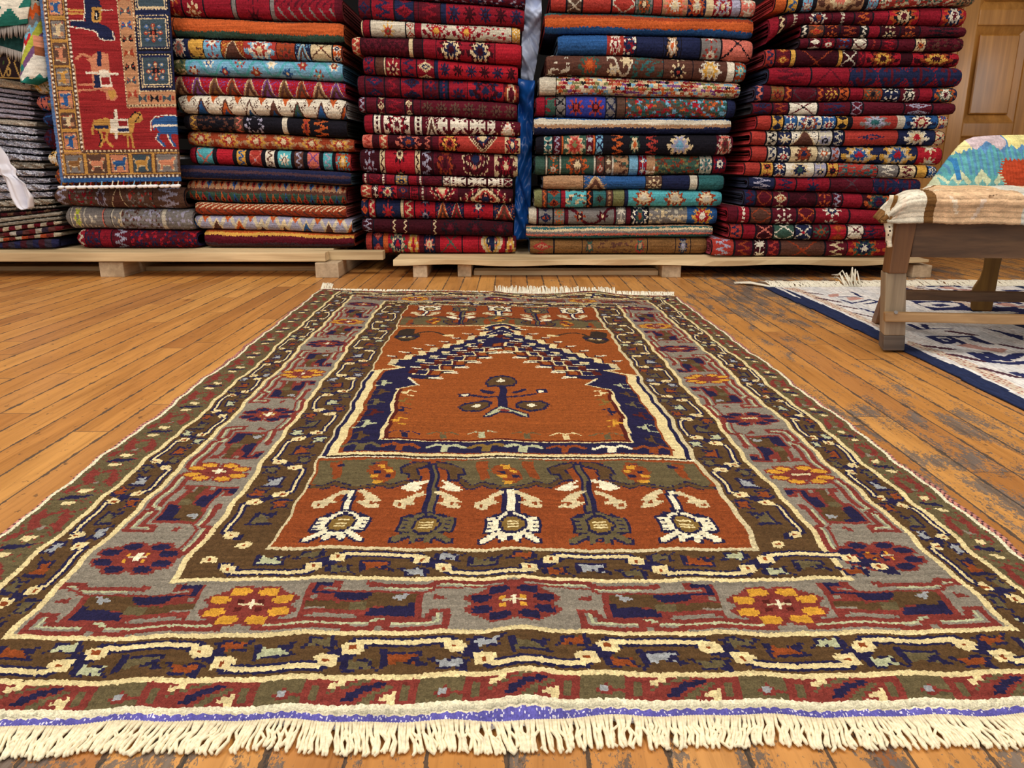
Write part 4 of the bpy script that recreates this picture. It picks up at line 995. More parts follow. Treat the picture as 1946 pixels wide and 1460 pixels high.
# ---- stack with green, teal and brown rugs
S = (980, (3.892, 3.892, 0))
stack('green and brown stack', (1018, 1391), 3.10, ZR, [(-60,-20),(78,115),(235,278),(392,445),(553,597),(702,720),(862,880),(1003,990),(1150,1143),(1302,1292),(1401,1411),(1536,1531),(1665,1670),(1766,1758),(1878,1873)], [
 (240,1695,'red rug with row of small panels','8x 8h:x:aa 14x 12x:x:av 8e:b:gouc 5x 12s:b:poac 9n:b:oxca 4c 9r:b:avrc 4v 8p:f:aw',(150,40,44)),
 (205,1690,'orange striped rug','100n:h:gtOoobbn',(170,50,44)),
 (300,1700,'blue rug with white flower patches','24b:m:b 8x:b:xwrw 6n:m:wr 14n 8n:b:kswo 10n 10e:f:xw 16p:x:kk',(90,120,150)),
 (220,1660,'dark brown rug with scattered flowers','12u:m:a 16u:b:ugOo 12u:v:ac 14u:m:gt 14u:f:ckx 16u:b:uwyc 3w 6O:f:Tc',(110,60,50)),
 (165,1630,'cream rug with coloured brick blocks','9a 91c:c:rkBGowpqOc',(170,160,150)),
 (145,1610,'blue and red rug','5r 5g:m:r 5e:x:kk 20i:F:x 5e:x:nn 5h 50h:m:tRBgo 5n',(190,44,54)),
 (135,1580,'navy and cream striped rug','100n:h:bbaasnnnd',(200,196,200)),
 (150,1600,'black rug with cream blossoms','4k 5t:x:ak 5m:z:vv 1o 12g:b:cpxG 4m:f:av 1o 5B:x:nn 2k 10k:z:os 9k:b:kgco 10k:z:xp 20k:b:kcvB 10k 9m:b:apum',(40,50,46)),
 (140,1575,'dark green rug with cream medallions','6g 1a 7g:f:oa 1a 18g:b:gouc 1a 5h:d:xa 4h:d:ca 1a 8s:m:gu 6B 4r:f:Bw 5s:m:w 24g:m:GuO 8a:f:te 8r:f:nw',(60,110,96)),
 (200,1560,'tan rug with bright blue field','22s 12b:t:ss 20b:m:b 9h:f:cu 14n:m:n 5a 14t',(130,130,140)),
 (140,1545,'turquoise rug with dark bands','4G 3u:z:oa 8t:d:Od 2r 12T:m:cu 3k:z:oo 8t:d:gd 3u:o:s 7G 2n 52T:b:TOca',(170,170,150)),
 (100,1525,'greyish beige rug with vine border','4a 1m 8e:d:nO 6e:f:oG 2m 24e:v:mOd 1m 6e:f:ww 2m 10k:b:wngO 20e:m:ac 16b:b:byRw',(170,160,150)),
 (80,1495,'green and cream striped rug','100t:h:ustceptgg',(180,60,50)),
 (105,1465,'plain brown rug with tiny motifs','14f:d:xs 16f 8f:b:fhgs 20f:m:u 8f:b:fxgs 16f 8f:b:fnev 10f',(110,130,150)),
], S, 4, (150, 60, 56))
# ---- stack by the wooden door
S = (1380, (3.435, 3.435, 0))
stack('stack by the wooden door', (1438, 1799), 3.02, ZR, [(-60,-60),(75,38),(160,162),(235,243),(310,330),(425,435),(550,572),(662,665),(750,750),(845,848),(945,957),(1055,1082),(1150,1172),(1243,1277),(1349,1385),(1460,1475),(1564,1568),(1680,1690)], [
 (235,1480,'beige and red rug','6o 6y:z:bb 2k 6B:f:xw 2k 24s:b:uscp 2k 6B:f:xw 40x:m:gca 10s:b:gsuc',(170,50,50)),
 (225,1450,'drooping maroon rug with white octagon','4r 4d:z:cc 10m:o:a 14m:b:mwnO 12m:o:a 10m:z:oo 8r 16R:b:okcm 12r 14R:b:onwm',(120,24,44),(.04, 1.02)),
 (420,1460,'near black rug with orange bands','3k:z:ww 8u:d:oR 8d:f:od 10d:z:OO 4k:z:ww 6r 10d:f:ck 10d:f:ou 24m:z:kO'),
 (415,1455,'maroon rug with white diamonds','5m 7m:d:ww 8m:f:Rw 10m:f:bo 8w:x:mm 8m:o:x 10m:z:RR 10m 6c:f:mo 22m:m:ud',(50,40,50)),
 (210,1445,'orange red rug with lozenges','5x:z:nn 8m:d:Oy 2y 22d:x:OO 2y 8d:x:ww 4m:z:RR 18R:b:dOyd 6d 24R:b:dOyd',(140,50,56)),
 (235,1470,'deep crimson rug with dark gables','22r:z:mm 20r:x:mm 58r:H:nm',(50,60,86)),
 (165,1460,'dark rug with teal and white leaves','4n:z:pp 4m 8f:f:Om 4m:z:oo 14m:x:zz 4m:z:oo 8m:f:ym 6o:z:dd 8r 10O:b:gouk 10n:f:wk 10m:b:mwkw 8r 14n:b:ogwm',(60,60,80)),
 (150,1465,'maroon rug with white stars','10m:d:nd 8m:z:OO 14w:x:mk 16m:z:nn 6m:x:vv 20m 14m:d:vm 12m',(44,44,50)),
 (185,1425,'salmon rug with ivory band','7x 6y:d:nk 7b:f:wr 12w:b:bOwn 7b:f:wr 6y:d:kn 2k 22x:b:xevt 4a 16b:b:nwrc 6c:f:xb',(180,50,56)),
 (160,1425,'red rug with ivory leaf band','8x 6a:z:kk 8n:f:cw 14w:t:un 8a:f:vk 6n:z:aa 30x:d:xn 20n:b:nwcR 6c:x:xn',(190,60,60)),
 (170,1425,'red rug with blue palmettes','8x 5a:z:nn 7n:f:wR 14c:b:cuOn 7e:f:wo 5v:z:OO 40n:b:ycbR 14R:f:cw',(200,60,64)),
 (130,1395,'salmon rug with striped leaf','9x 7y:f:xk 7n:f:wo 16w:b:wcng 7v:f:cn 7y:f:rk 22x:m:et 12e:z:ww 10c:z:mm 6y 6b:f:wn',(190,54,60)),
 (160,1300,'navy ended crimson rug','12n:z:vv 10r:z:nn 16r:f:nn 20m:x:zz 22r:H:nm',(60,66,96)),
 (140,1300,'dark plum rug with lattice','6n:z:mm 8m:x:OO 8m:d:cO 14d:x:mm 8m:f:om 5m:z:vv 10r 16d:b:ognm 12m',(60,64,84)),
 (40,1500,'deep red rug with white fret hook','4m 6r:o:w 10u:x:OO 12m:f:wm 8m:x:oo 16r:f:wn 46r:f:wm',(150,24,44)),
 (60,1500,'red rug with white angular band','6x:z:nn 6r 8d:x:pp 10g:x:ww 8n:x:wR 8m:f:gO 8R:d:Oo 8w:x:mm 38r:m:mn',(170,50,60)),
 (-50,1500,'coiled red and grey rug','10x:z:vv 8m:z:OO 6d:f:ww 6m:z:xx 20u:x:OO 10m:z:cc 30r:b:ognw 12r',(150,60,76)),
], S, 5, (130, 30, 46), .6)
# ---- stack under the hanging rug
S = (0, (1, 1, 0))
stack('stack under the hanging rug', (100, 345), 3.10, ZL, [(-16,-12),(24,28),(64,68),(104,108),(143,150),(178,186),(213,221),(243,251),(286,292),(318,324),(354,356),(391,398),(435,439),(464,466)], [
 (96,334,'dark rug with gold sprigs','100k:m:yu'), (96,336,'plum rug with pale dots','100m:F:v'), (95,333,'brown rug with tan vines','100u:v:syO'), (95,336,'dark blue rug with red sprigs','100n:m:xO'),
 (83,330,'grey beige rug end with yellow flecks','14a:m:yG 86a:m:x',(180,170,150)), (83,332,'peach rug end with blue dart','10p:f:nb 90s:m:bx',(170,110,90)), (90,332,'dark navy rug end','100n:m:bd',(30,40,70)),
 (84,333,'blackish maroon rug end','100d:m:nm',(50,14,30)), (89,335,'white edged rug end with orange scroll','8w:f:yk 92e:m:yuk',(190,186,190)), (95,330,'rust rug end with golden scrolls','100u:m:yoO',(110,60,40)),
 (92,343,'dark brown rug with faint grey motifs','12h:z:vr 18h:m:er 12h:b:hvzu 14h:t:uu 20h:m:xe 24h:z:ve',(80,50,40)),
 (106,353,'grey rug with thin cream lines','5e 1a 9e:b:ecje 1a 14e:m:a 1p 6e 1a 6e:m:c 1a 32e:m:vu 3a 20e:m:v',(120,112,112)),
 (122,356,'dark red rug with navy markings','8r:z:ac 12m:m:rn 10r:d:rm 16m:z:vn 14m:m:nR 40m:m:Rn',(40,30,70)),
], S, 1, (110, 50, 50))
# ------------------------------------------------------------------ shaggy rugs and flatweaves in the outermost stack
def soft_rug(name, xl, xr, zb, zt, Y0, pal, label, group, rough=.004, nx=110, depth=.55, checks=False):
    xs = np.linspace(xl, xr, nx + 1); r = .02
    e = np.clip((xr - xs) / .04, 0, 1); e = 1 - (1 - e) ** 2; mid = (zb(xs) + zt(xs)) / 2; hh = np.maximum((zt(xs) - zb(xs)) / 2 - .55 * rough - .0015, .002) * (.7 + .3 * e)
    ox, oy, oz = shell(xs, mid - hh, mid + hh, Y0, depth, min(r, float(hh.mean())), 0, .006); oy = oy + .02 * (1 - e)[None]
    ph = rng.uniform(0, 6, 3); lump = (np.sin(ox * 60 + ph[0]) * .3 + np.sin(ox * 130 + oz * 300 + ph[1]) * .5 + rng.normal(0, .35, ox.shape))
    oy[3:-3] -= (rough * 1.2 * lump)[3:-3]; oz[3:-3] += (rough * .28 * np.clip(rng.normal(0, 1, ox.shape), -1.1, 1.1))[3:-3]
    n = len(ox); c = np.array([lin(p) for p in pal])
    if checks: k = ((np.arange(nx)[None] // 7 + np.arange(n - 1)[:, None] // 30) % len(pal)); k = np.repeat(k, 1, 0)
    else: k = np.clip((len(pal) * (.5 + .28 * rng.normal(0, 1, (n - 1, nx)))).astype(int), 0, len(pal) - 1)
    root = empty('folded_rug', ((xl + xr) / 2, Y0 + .25, float(zb(xs).mean()))); tag(root, label, 'rug', group)
    cc = c[k].reshape(-1, 3) * rng.uniform(.85, 1.1, ((n - 1) * nx, 1))
    h = n // 2; a = np.arange(h - 1); cap = np.stack([a * (nx + 1) + nx, (a + 1) * (nx + 1) + nx, (n - 2 - a) * (nx + 1) + nx, (n - 1 - a) * (nx + 1) + nx], -1)
    cc = np.concatenate([cc, np.repeat(c[[0]] * .6, len(cap), 0)])
    o = link('outer_fold', mesh_np('outer_fold', np.stack([ox, oy, oz], -1).reshape(-1, 3), np.concatenate([gridF(nx, n - 1), cap]), np.clip(cc, 0, 1)), M_WOOL, root)
    so = o.modifiers.new('thick', 'SOLIDIFY'); so.thickness = .003; so.offset = 1
def outer_stack():
    Y = 3.14; xl = at(-55, 300, Y).x
    pr = [(150, 163)] + [(163 + 14.5 * k, 177 + 13 * k) for k in range(17)] + [(409, 398)]
    pr = [(148, 160), (165, 178), (175, 187), (185, 196), (195, 205), (204, 214), (214, 223), (224, 232), (237, 245), (250, 259), (264, 272), (278, 286), (291, 298), (305, 310), (321, 324), (336, 338), (350, 351), (365, 365), (380, 378), (394, 390), (404, 396)]
    sm = seams((0, 90), Y, pr, 40)
    words = ['topmost cream', 'mauve', 'dusty grey', 'lavender', 'dull mauve', 'grey violet', 'bluish grey', 'beige grey', 'ragged white', 'tufted pale lavender', 'ragged bluish white', 'fluffy grey', 'tufted lilac', 'shaggy beige', 'curly white', 'fluffy pale grey', 'curly lavender', 'matted mauve', 'ragged cream', 'lowest beige']
    for k in range(20):
        xr = at([76, 76, 77, 77, 76, 77, 77, 78, 77, 77, 76, 77, 78, 79, 80, 82, 85, 86, 87, 88][k], 300, Y).x
        w = k >= 8
        pal = [(236, 224, 198), (206, 192, 170), (176, 160, 146)] if k == 0 else ([(182, 178, 196), (222, 220, 230), (246, 246, 252), (204, 200, 216)] if w else [(158, 148, 164), (182, 172, 182), (202, 194, 202), (168, 160, 180)])
        if k in (7, 13, 18, 19): pal = [(172, 160, 142), (204, 192, 174), (220, 212, 198)]
        lab = f"{words[k]} shaggy rug, " + ('at the very top of the shaggy stack' if k == 0 else f"{ORD[k] if k > 1 else 'second'} from top of the shaggy stack")
        if k >= 18: lab = f"{words[k]} shaggy rug, " + ('next above the lowest shaggy rug' if k == 18 else 'resting on the flatweaves in the shaggy stack')
        soft_rug('folded_rug', xl, xr, sm[k + 1], sm[k], Y - random.uniform(0, .03), pal, lab, 'shaggy rugs in the outermost stack', .0062 if w else .0026)
    pr = [(404, 396), (413, 403), (423, 411), (434, 420), (444, 430), (452, 440), (460, 452), (466, 466)]
    sm = seams((0, 100), Y, pr, 41); sm[-1] = lambda x: ZL + 0 * x; s0 = sm[-2]
    items = [(98, [(58, 30, 34), (90, 34, 40), (120, 90, 70)], 'dark red flatwoven rug just under the shaggy rugs', 1), (104, [(168, 158, 144), (186, 176, 160)], 'plain beige grey felted rug with upturned end', 0),
             (104, [(150, 142, 130), (176, 166, 150)], 'plain grey felted rug beneath a beige one', 0), (103, [(206, 190, 164), (112, 26, 40), (196, 182, 160), (100, 28, 36)], 'cream and maroon checked flatweave in the low pile', 1),
             (106, [(110, 36, 40), (190, 180, 168), (56, 44, 60), (104, 60, 56)], 'maroon flatweave with white twisted cord edging', 1), (102, [(198, 184, 160), (190, 86, 52), (122, 50, 46)], 'orange and cream striped flatweave near the pallet', 1),
             (96, [(40, 40, 74), (70, 28, 38), (56, 48, 60)], 'dark blue and red flatweave lying on the pallet', 1)]
    for k, (xr, pal, lab, ck) in enumerate(items):
        soft_rug('folded_rug', xl, at(xr, 300, Y).x, sm[k + 1], sm[k], Y - .03 - .004 * k, pal, lab, 'flatwoven rugs under the shaggy rugs', .0022, 90, .5, bool(ck))
outer_stack()

# generic cloth patch between two pixel curves at a given distance
def patch(left, right, n, m, Y, bulge):
    """rows follow the two curves (lists of pixels), columns run across; bulge(u, v) is taken off the distance"""
    def curve(c, t):
        c = np.asarray(c, float); d = np.concatenate([[0], np.cumsum(np.hypot(*np.diff(c, axis=0).T))]); d /= d[-1]
        return np.stack([np.interp(t, d, c[:, 0]), np.interp(t, d, c[:, 1])], -1)
    t = np.linspace(0, 1, m + 1); Lc, Rc = curve(left, t), curve(right, t); V = []
    for j in range(m + 1):
        for i in range(n + 1):
            u = i / n; p = Lc[j] * (1 - u) + Rc[j] * u; q = at(p[0], p[1], Y); V.append((q.x, Y - bulge(u, j / m), q.z))
    return np.array(V), gridF(n, m)
# ------------------------------------------------------------------ hanging rug with riders
def animal(cv, cx, cy, w, h, c, up=False):
    B = [(-.42, -.12), (-.3, -.2), (.2, -.18), (.28, -.42), (.46, -.38), (.44, -.24), (.36, -.2), (.3, .12), (.34, .44), (.24, .44), (.18, .16), (-.2, .16), (-.24, .44), (-.36, .44), (-.32, .1), (-.4, .04), (-.48, -.3), (-.42, -.32)]
    f = (lambda x, y: (cx + x * w, cy + y * h)) if not up else (lambda x, y: (cx - y * w, cy - x * h))
    cv.poly([f(x * 1.12, y * 1.12) for x, y in B], 'c' if c != 'c' else 'x'); cv.poly([f(x, y) for x, y in B], c)
def hanging_rug():
    W, H = 120, 190; cv = Canvas(W, H, 's'); cv.frame(0, 3, 0, H, 'B')
    draw(cv, HORSE)
    for y in range(0, 186):
        for x in (4, 24): cv.a[y, x:x + 2] = ord('w') if y % 4 < 2 and (x == 4 or y < 161) else ord('h')
        if y < 119: cv.a[y, 71] = ord('c' if y % 3 else 'h'); cv.a[y, 85] = ord('c' if y % 3 else 'h')
        if y < 186: cv.a[y, 6] = ord('h')
        if y < 161: cv.a[y, 23] = ord('h')
    for x in range(3, W):
        cv.a[184:186, x] = ord('w') if x % 4 < 2 else ord('h'); cv.a[183, x] = ord('h'); cv.a[186:, x] = ord('b')
        if x > 25: cv.a[160:162, x] = ord('c') if x % 4 < 2 else ord('h'); cv.a[162, x] = ord('h')
        if x > 71: cv.a[118:120, x] = ord('c' if x % 3 else 'h')
        if x > 84: cv.a[105, x] = ord('c' if x % 3 else 'h')
    r = np.random.default_rng(3)
    sq = [(0, 18), (19.5, 35), (38.8, 57), (60, 81), (83.1, 101), (104, 122), (125, 140.5), (143.4, 160)]
    cols = [('p', 'b'), ('p', 'b'), ('e', 'c'), ('h', 'p'), ('e', 'y'), ('p', 'b'), ('h', 'c'), ('p', 'b')]
    for (a, b), (bg, fg) in zip(sq, cols):
        cv.frame(7, 23, a - 2, b + 2, 'y'); cv.frame(8, 22, a, b, 'h'); cv.frame(9, 21, a + 1, b - 1, bg)
        cv.rect(12, a + 5, 4, 4, 'e'); cv.rect(18, b - 5, 4, 4, 's' if bg != 's' else 'h'); animal(cv, 15, (a + b) / 2, 11, (b - a) * .8, fg, True)
    sb = [(7.3, 25), (28, 46.3), (49, 68.3), (71.6, 93), (96.5, 119.5)]
    for (a, b), (bg, fg) in zip(sb, [('e', 'f'), ('h', 'p'), ('p', 'b'), ('g', 'y'), ('e', 'p')]):
        cv.frame(a - 2, b + 2, 163, 183, 'y'); cv.frame(a, b, 164, 182, 'h'); cv.frame(a + 1, b - 1, 165, 181, bg)
        animal(cv, (a + b) / 2, 173, (b - a) * .8, 14, fg)
    for k in range(9):                            # knots in the tan band
        y = 4 + 13 * k; c = 'kxgbkOkgx'[k]
        if y < 112:
            cv.poly([(74, y - 4), (78, y), (82, y - 4), (83, y + 4), (78, y + 1), (73, y + 4)], c); cv.rect(78, y, 2, 2, 'c'); cv.rect(75, y, 2, 2, 'x'); cv.rect(81, y, 2, 2, 'x')
    for k in range(3):
        x = 88 + 12 * k; cv.poly([(x - 4, 109), (x, 112), (x + 4, 109), (x + 4, 116), (x, 113), (x - 4, 116)], 'gkg'[k]); cv.rect(x + 6, 112, 2, 3, 'x')
    for a, b in ((-10, 30.5), (33.7, 67.5), (70.5, 103)):
        cv.frame(87, 119, max(a, 0), b, 'k'); cv.frame(88, 118, max(a + 1, 0), b - 1, 'n'); 
        for q in range(88, 118, 3): cv.a[int(b) - 2, q:q + 2] = ord('c'); cv.a[max(int(a) + 1, 0), q:q + 2] = ord('c')
        for q in range(max(int(a), 0) + 2, int(b) - 2, 3): cv.a[q:q + 2, 88] = ord('c'); cv.a[q:q + 2, 117] = ord('c')
        cv.frame(90, 116, max(a + 3, 0), b - 3, 'c'); cv.frame(91, 115, max(a + 4, 0), b - 4, 'g')
        cy = (a + b) / 2
        for t in range(8):
            A = t * math.pi / 4; R = 8.5 if t % 2 else 7; x, y = 103 + R * math.cos(A), cy + R * math.sin(A)
            cv.poly([(x - 2.5, y), (x, y - 2.5), (x + 2.5, y), (x, y + 2.5)], 'x' if t % 2 == 0 else 'B'); cv.rect(x, y, 1.6, 1.6, 'c')
            cv.line([(103 + 2 * math.cos(A), cy + 2 * math.sin(A)), (103 + 5 * math.cos(A), cy + 5 * math.sin(A))], 'p', 1)
        cv.rect(103, cy, 5, 5, 'k'); cv.rect(103, cy, 3, 3, 'x')
    root = empty('hanging_rug', (at(220, 170, 3.04).x, 3.04, ZL)); tag(root, 'red pictorial rug with horsemen hanging down over the front of a stack', 'rug')
    n, m = 240, 380; Y = 3.045
    ly = lambda y: 78 + y * .117; ry = lambda y: 322 + y * .0725
    V, F = patch([(ly(-40), -40), (ly(345), 347)], [(ry(-40), -40), (ry(345), 344)], n, m, Y, lambda u, v: .006 * math.sin(u * 5 + v * 3) + .008 * v * math.sin(u * 9))
    V[:, 1] += rng.normal(0, .0003, len(V))
    ci = np.clip((np.arange(n) + .5)[None] / 2 + rng.normal(0, .18, (m, n)), 0, W - 1).astype(int); cj = np.clip((np.arange(m) + .5)[:, None] / 2 + rng.normal(0, .18, (m, n)), 0, H - 1).astype(int)
    a = cv.a[cj, ci]; HL = LUT2.copy(); HL[ord('r')] = lin((146, 40, 42)); HL[ord('x')] = lin((160, 64, 48)); HL[ord('s')] = lin((182, 132, 96)); HL[ord('y')] = lin((190, 142, 72)); HL[ord('p')] = lin((196, 128, 96)); HL[ord('B')] = lin((84, 114, 160)); HL[ord('g')] = lin((62, 78, 88)); col = HL[a] * (1 + rng.normal(0, .08, (m, n)) + np.repeat(rng.normal(0, .09, (m // 2, 1)), 2, 0))[..., None]
    o = link('pile', mesh_np('pile', V, F, np.clip(col, 0, 1).reshape(-1, 3)), M_WOOL, root); so = o.modifiers.new('thick', 'SOLIDIFY'); so.thickness = .008; so.offset = -1
    tc = ['b', 'n', 'n', 'w', 'a', 'x', 'n', 'B', 'k', 'w', 'c', 'R', 'n', 'B', 'n', 'w', 'c', 'R', 'b', 'n', 'B', 'w']
    mats = {k: plain('tassel_' + k, PAL2[k], .9) for k in set(tc)}; white = plain('white_tassel_tip', (250, 250, 250), .8)
    for k, c in enumerate(tc):
        u = (k + .3) / len(tc); x = 118 + (347 - 118) * u - (4 if k == 0 else 0); y = 347 - 3 * u; d = random.uniform(-1.5, 1.5)
        p0, p1 = at(x, y - 2, Y - .006), at(x + d - 2, y + 9, Y - .012); mb = MB(); mb.tube([p0, p1], .0022, 6); t = mb.build('tassel', mats[c], root)
        mb = MB(); q = at(x + d - 2 + random.uniform(-1, 1), y + 9, Y - .012); w = .009
        mb.tube([q + Vector((-w * 1.35, 0, .001)), q + Vector((-w * .6, 0, -.001)), q + Vector((w * .5, 0, 0)), q + Vector((w * 1.4, 0, .002))], [.003, .0066, .0066, .003], 7); mb.build('tassel_tip', white, t, smooth=True)
hanging_rug()

# ------------------------------------------------------------------ kilims and wrapper at the upper corner
def cloth(name, left, right, n, m, Y, bulge, paintf, label, cat, material=M_FLAT, thick=.004, loc=None, parent=None):
    V, F = patch(left, right, n, m, Y, bulge)
    uu, vv = np.meshgrid((np.arange(n) + .5) / n, (np.arange(m) + .5) / m); col = paintf(uu, vv).reshape(-1, 3)
    me = mesh_np(name, V, F, np.clip(col * rng.uniform(.92, 1.06, (len(col), 1)), 0, 1))
    o = link(name, me, material, parent); so = o.modifiers.new('thick', 'SOLIDIFY'); so.thickness = thick; so.offset = -1
    if label: tag(o, label, cat)
    return o
def fringe_strip(px0, px1, y0, y1, Y, n, parent, label):
    mb = MB()
    for k in range(n):
        t = (k + .5) / n; x = px0[0] + (px1[0] - px0[0]) * t; y = px0[1] + (px1[1] - px0[1]) * t; dx = random.gauss(0, 1.5)
        mb.tube([at(x, y, Y), at(x + dx * .5, y + (y1 - y0) * .5, Y - .006), at(x + dx, y + (y1 - y0) * random.uniform(.8, 1.1), Y - .002)], [.0022, .0026, .0012], 5)
    tag(mb.build('fringe', M_CORDW if label != 'grey' else plain('grey_cord', (150, 140, 132)), parent, smooth=True), None, kind='stuff')
def tri_paint(bg, cols, nu, nv):
    def f(u, v):
        a = np.empty(u.shape + (3,)); a[:] = lin(bg); U = u * nu; Vv = v * nv; i = np.floor(U).astype(int); j = np.floor(Vv).astype(int)
        fu = U - i; fv = Vv - j; q = np.abs(fu - .5) * 2 < fv; c = np.array([lin(k) for k in cols]); a[q] = c[(i + j * 2) % len(cols)][q]; return a
    return f
def green_paint(u, v):
    a = np.empty(u.shape + (3,)); a[:] = lin((214, 206, 188)); G = lin((36, 104, 92)); st = np.floor(v * 14) / 14
    x = u * 2.2
    for cx in (-.15, .98, 2.05): a[(np.abs(x - cx) < (st - .08) * .75) & (st > .1) & (st < .47)] = G
    for cx in (.35, 1.5): a[(np.abs(x - cx) < .55 - np.abs(st - .98) * .0 - (.98 - st) * 1.0) & (st > .48)] = G
    a[st > .82] = G; a[v < .05] = lin((96, 60, 76)); return a
g = cloth('draped_kilim', [(-60, -8), (-60, 20), (-60, 58)], [(62, -14), (66, 10), (58, 46)], 60, 40, 3.02, lambda u, v: .02 * math.sin(v * 2.6) + .004 * math.sin(u * 14), green_paint, 'cream and green triangle kilim with grey fringe, above the shaggy stack', 'rug')
fringe_strip((-60, 57), (57, 46), 0, 24, 3.012, 40, g, 'grey')
def dark_paint(u, v):
    a = np.empty(u.shape + (3,)); a[:] = lin((38, 26, 30)); Y_ = lin((170, 136, 76)); U = (u * 3.4 + .2) % 1 - .5; V2 = (v * 1.15 - .72)
    d = np.abs(np.abs(U) + np.abs(V2) * .9 - .38); a[d < .045] = Y_; a[(np.hypot(U - .02, V2) < .06)] = lin((60, 80, 40)); r = np.hypot(U - .33, V2 - .25); a[(r < .13) & (r > .06)] = Y_
    a[v > .96] = Y_; a[v < .36] = lin((26, 60, 56)); return a
d = cloth('draped_kilim', [(-60, 74), (-60, 110), (-60, 147)], [(56, 70), (48, 110), (42, 150)], 70, 60, 3.045, lambda u, v: .012 * math.sin(v * 3) + .004 * math.sin(u * 11), dark_paint, 'dark brown kilim with gold diamonds, under the green and cream kilim', 'rug')
fringe_strip((-10, 84), (44, 100), 0, 20, 3.025, 24, d, 'grey')
def bright_paint(u, v):
    a = np.empty(u.shape + (3,)); a[:] = lin((232, 228, 214)); d = v + .22 * (u - .5)
    for lo, hi, c in ((-.5, .12, (188, 190, 176)), (.12, .235, (226, 106, 50)), (.235, .33, (130, 122, 120)), (.33, .43, (130, 186, 210)), (.43, .5, (196, 44, 50)), (.5, .64, (182, 188, 70)), (.64, .75, (120, 84, 128)), (.75, .93, (228, 226, 214)), (.93, 1.5, (38, 122, 112))):
        dd = d + (.42 * (u - .5) if c in ((182, 188, 70), (120, 84, 128), (228, 226, 214)) else .03 * np.sin(u * 25)); a[(dd >= lo) & (dd < hi)] = lin(c)
    a[(np.abs(u - .28) * 1.6 + np.abs(v - .8) * 4 < .22)] = lin((38, 126, 124)); a[(u > .7) & (v > .4) & (v < .52)] = lin((224, 152, 120)); a[(u > .72) & (v >= .53) & (v < .62)] = lin((150, 90, 60)); return a
cloth('draped_kilim', [(68, 6), (62, 40), (54, 62), (50, 90), (44, 118), (42, 145), (48, 160)], [(76, 4), (80, 40), (84, 70), (88, 100), (92, 130), (92, 150), (72, 160)], 40, 80, 3.06, lambda u, v: .05 * math.sin(math.pi * min(1, max(0, u))) ** .7, bright_paint, 'multicoloured kilim bundle with orange, lime and purple, beside the hanging rug', 'rug')
wrap = plain('white_plastic', (246, 246, 255), .35, (30, 30, 30), .06, .2, .5); wrap.node_tree.nodes['Principled BSDF'].inputs['Transmission Weight'].default_value = .15
def wrap_paint(u, v): return np.ones(u.shape + (3,))
V, F = patch([(-60, 262), (-50, 300), (-20, 330), (2, 332), (6, 342), (10, 356), (22, 378), (36, 394), (46, 399)], [(-4, 274), (14, 300), (18, 312), (28, 322), (27, 332), (36, 341), (54, 350), (65, 374), (62, 394)], 24, 60, 3.0, lambda u, v: .014 * math.sin(u * 9 + v * 7) + .006 * math.sin(u * 23 + v * 14))
o = link('hanging_plastic_wrapper', mesh_np('plastic_wrapper', V, F), wrap); so = o.modifiers.new('thick', 'SOLIDIFY'); so.thickness = .0012
tag(o, 'white translucent plastic wrapper hanging in front of the shaggy stack', 'wrapper')
# crumpled plastic sheeting in the gap between two stacks
def sheet(name, left, right, Y, c, label, amp, seed, rough=.3):
    r = np.random.default_rng(seed); a = r.uniform(0, 6, 6)
    K = [(r.uniform(0, 1), r.uniform(0, 1), r.uniform(.03, .12), r.uniform(-1, 1), r.uniform(-3, 3)) for _ in range(60)]
    f = lambda u, v: amp * sum(q[3] * max(0, 1 - abs((v - q[1]) + .12 * q[4] * (u - q[0])) / q[2]) for q in K)
    V, F = patch(left, right, 16, 70, Y, f); me = mesh_np(name, V, F, None, False)
    o = link(name, me, plain(name + '_' + label.split()[0], c, rough, (20, 20, 20), .15, .2, .5)); so = o.modifiers.new('thick', 'SOLIDIFY'); so.thickness = .001
    return tag(o, label, 'plastic sheet')
sheet('plastic_sheet', [(988, -20), (992, 60), (990, 100), (990, 150)], [(1030, -20), (1028, 60), (1020, 120), (1012, 160)], 3.26, (196, 206, 230), 'pale bluish plastic sheet crumpled high in the gap between two stacks', .016, 5)
sheet('plastic_sheet', [(984, 150), (984, 250), (980, 330), (976, 455)], [(1016, 155), (1012, 250), (1010, 330), (1006, 455)], 3.24, (28, 92, 176), 'deep blue plastic sheet crumpled low in the gap between two stacks', .02, 6)

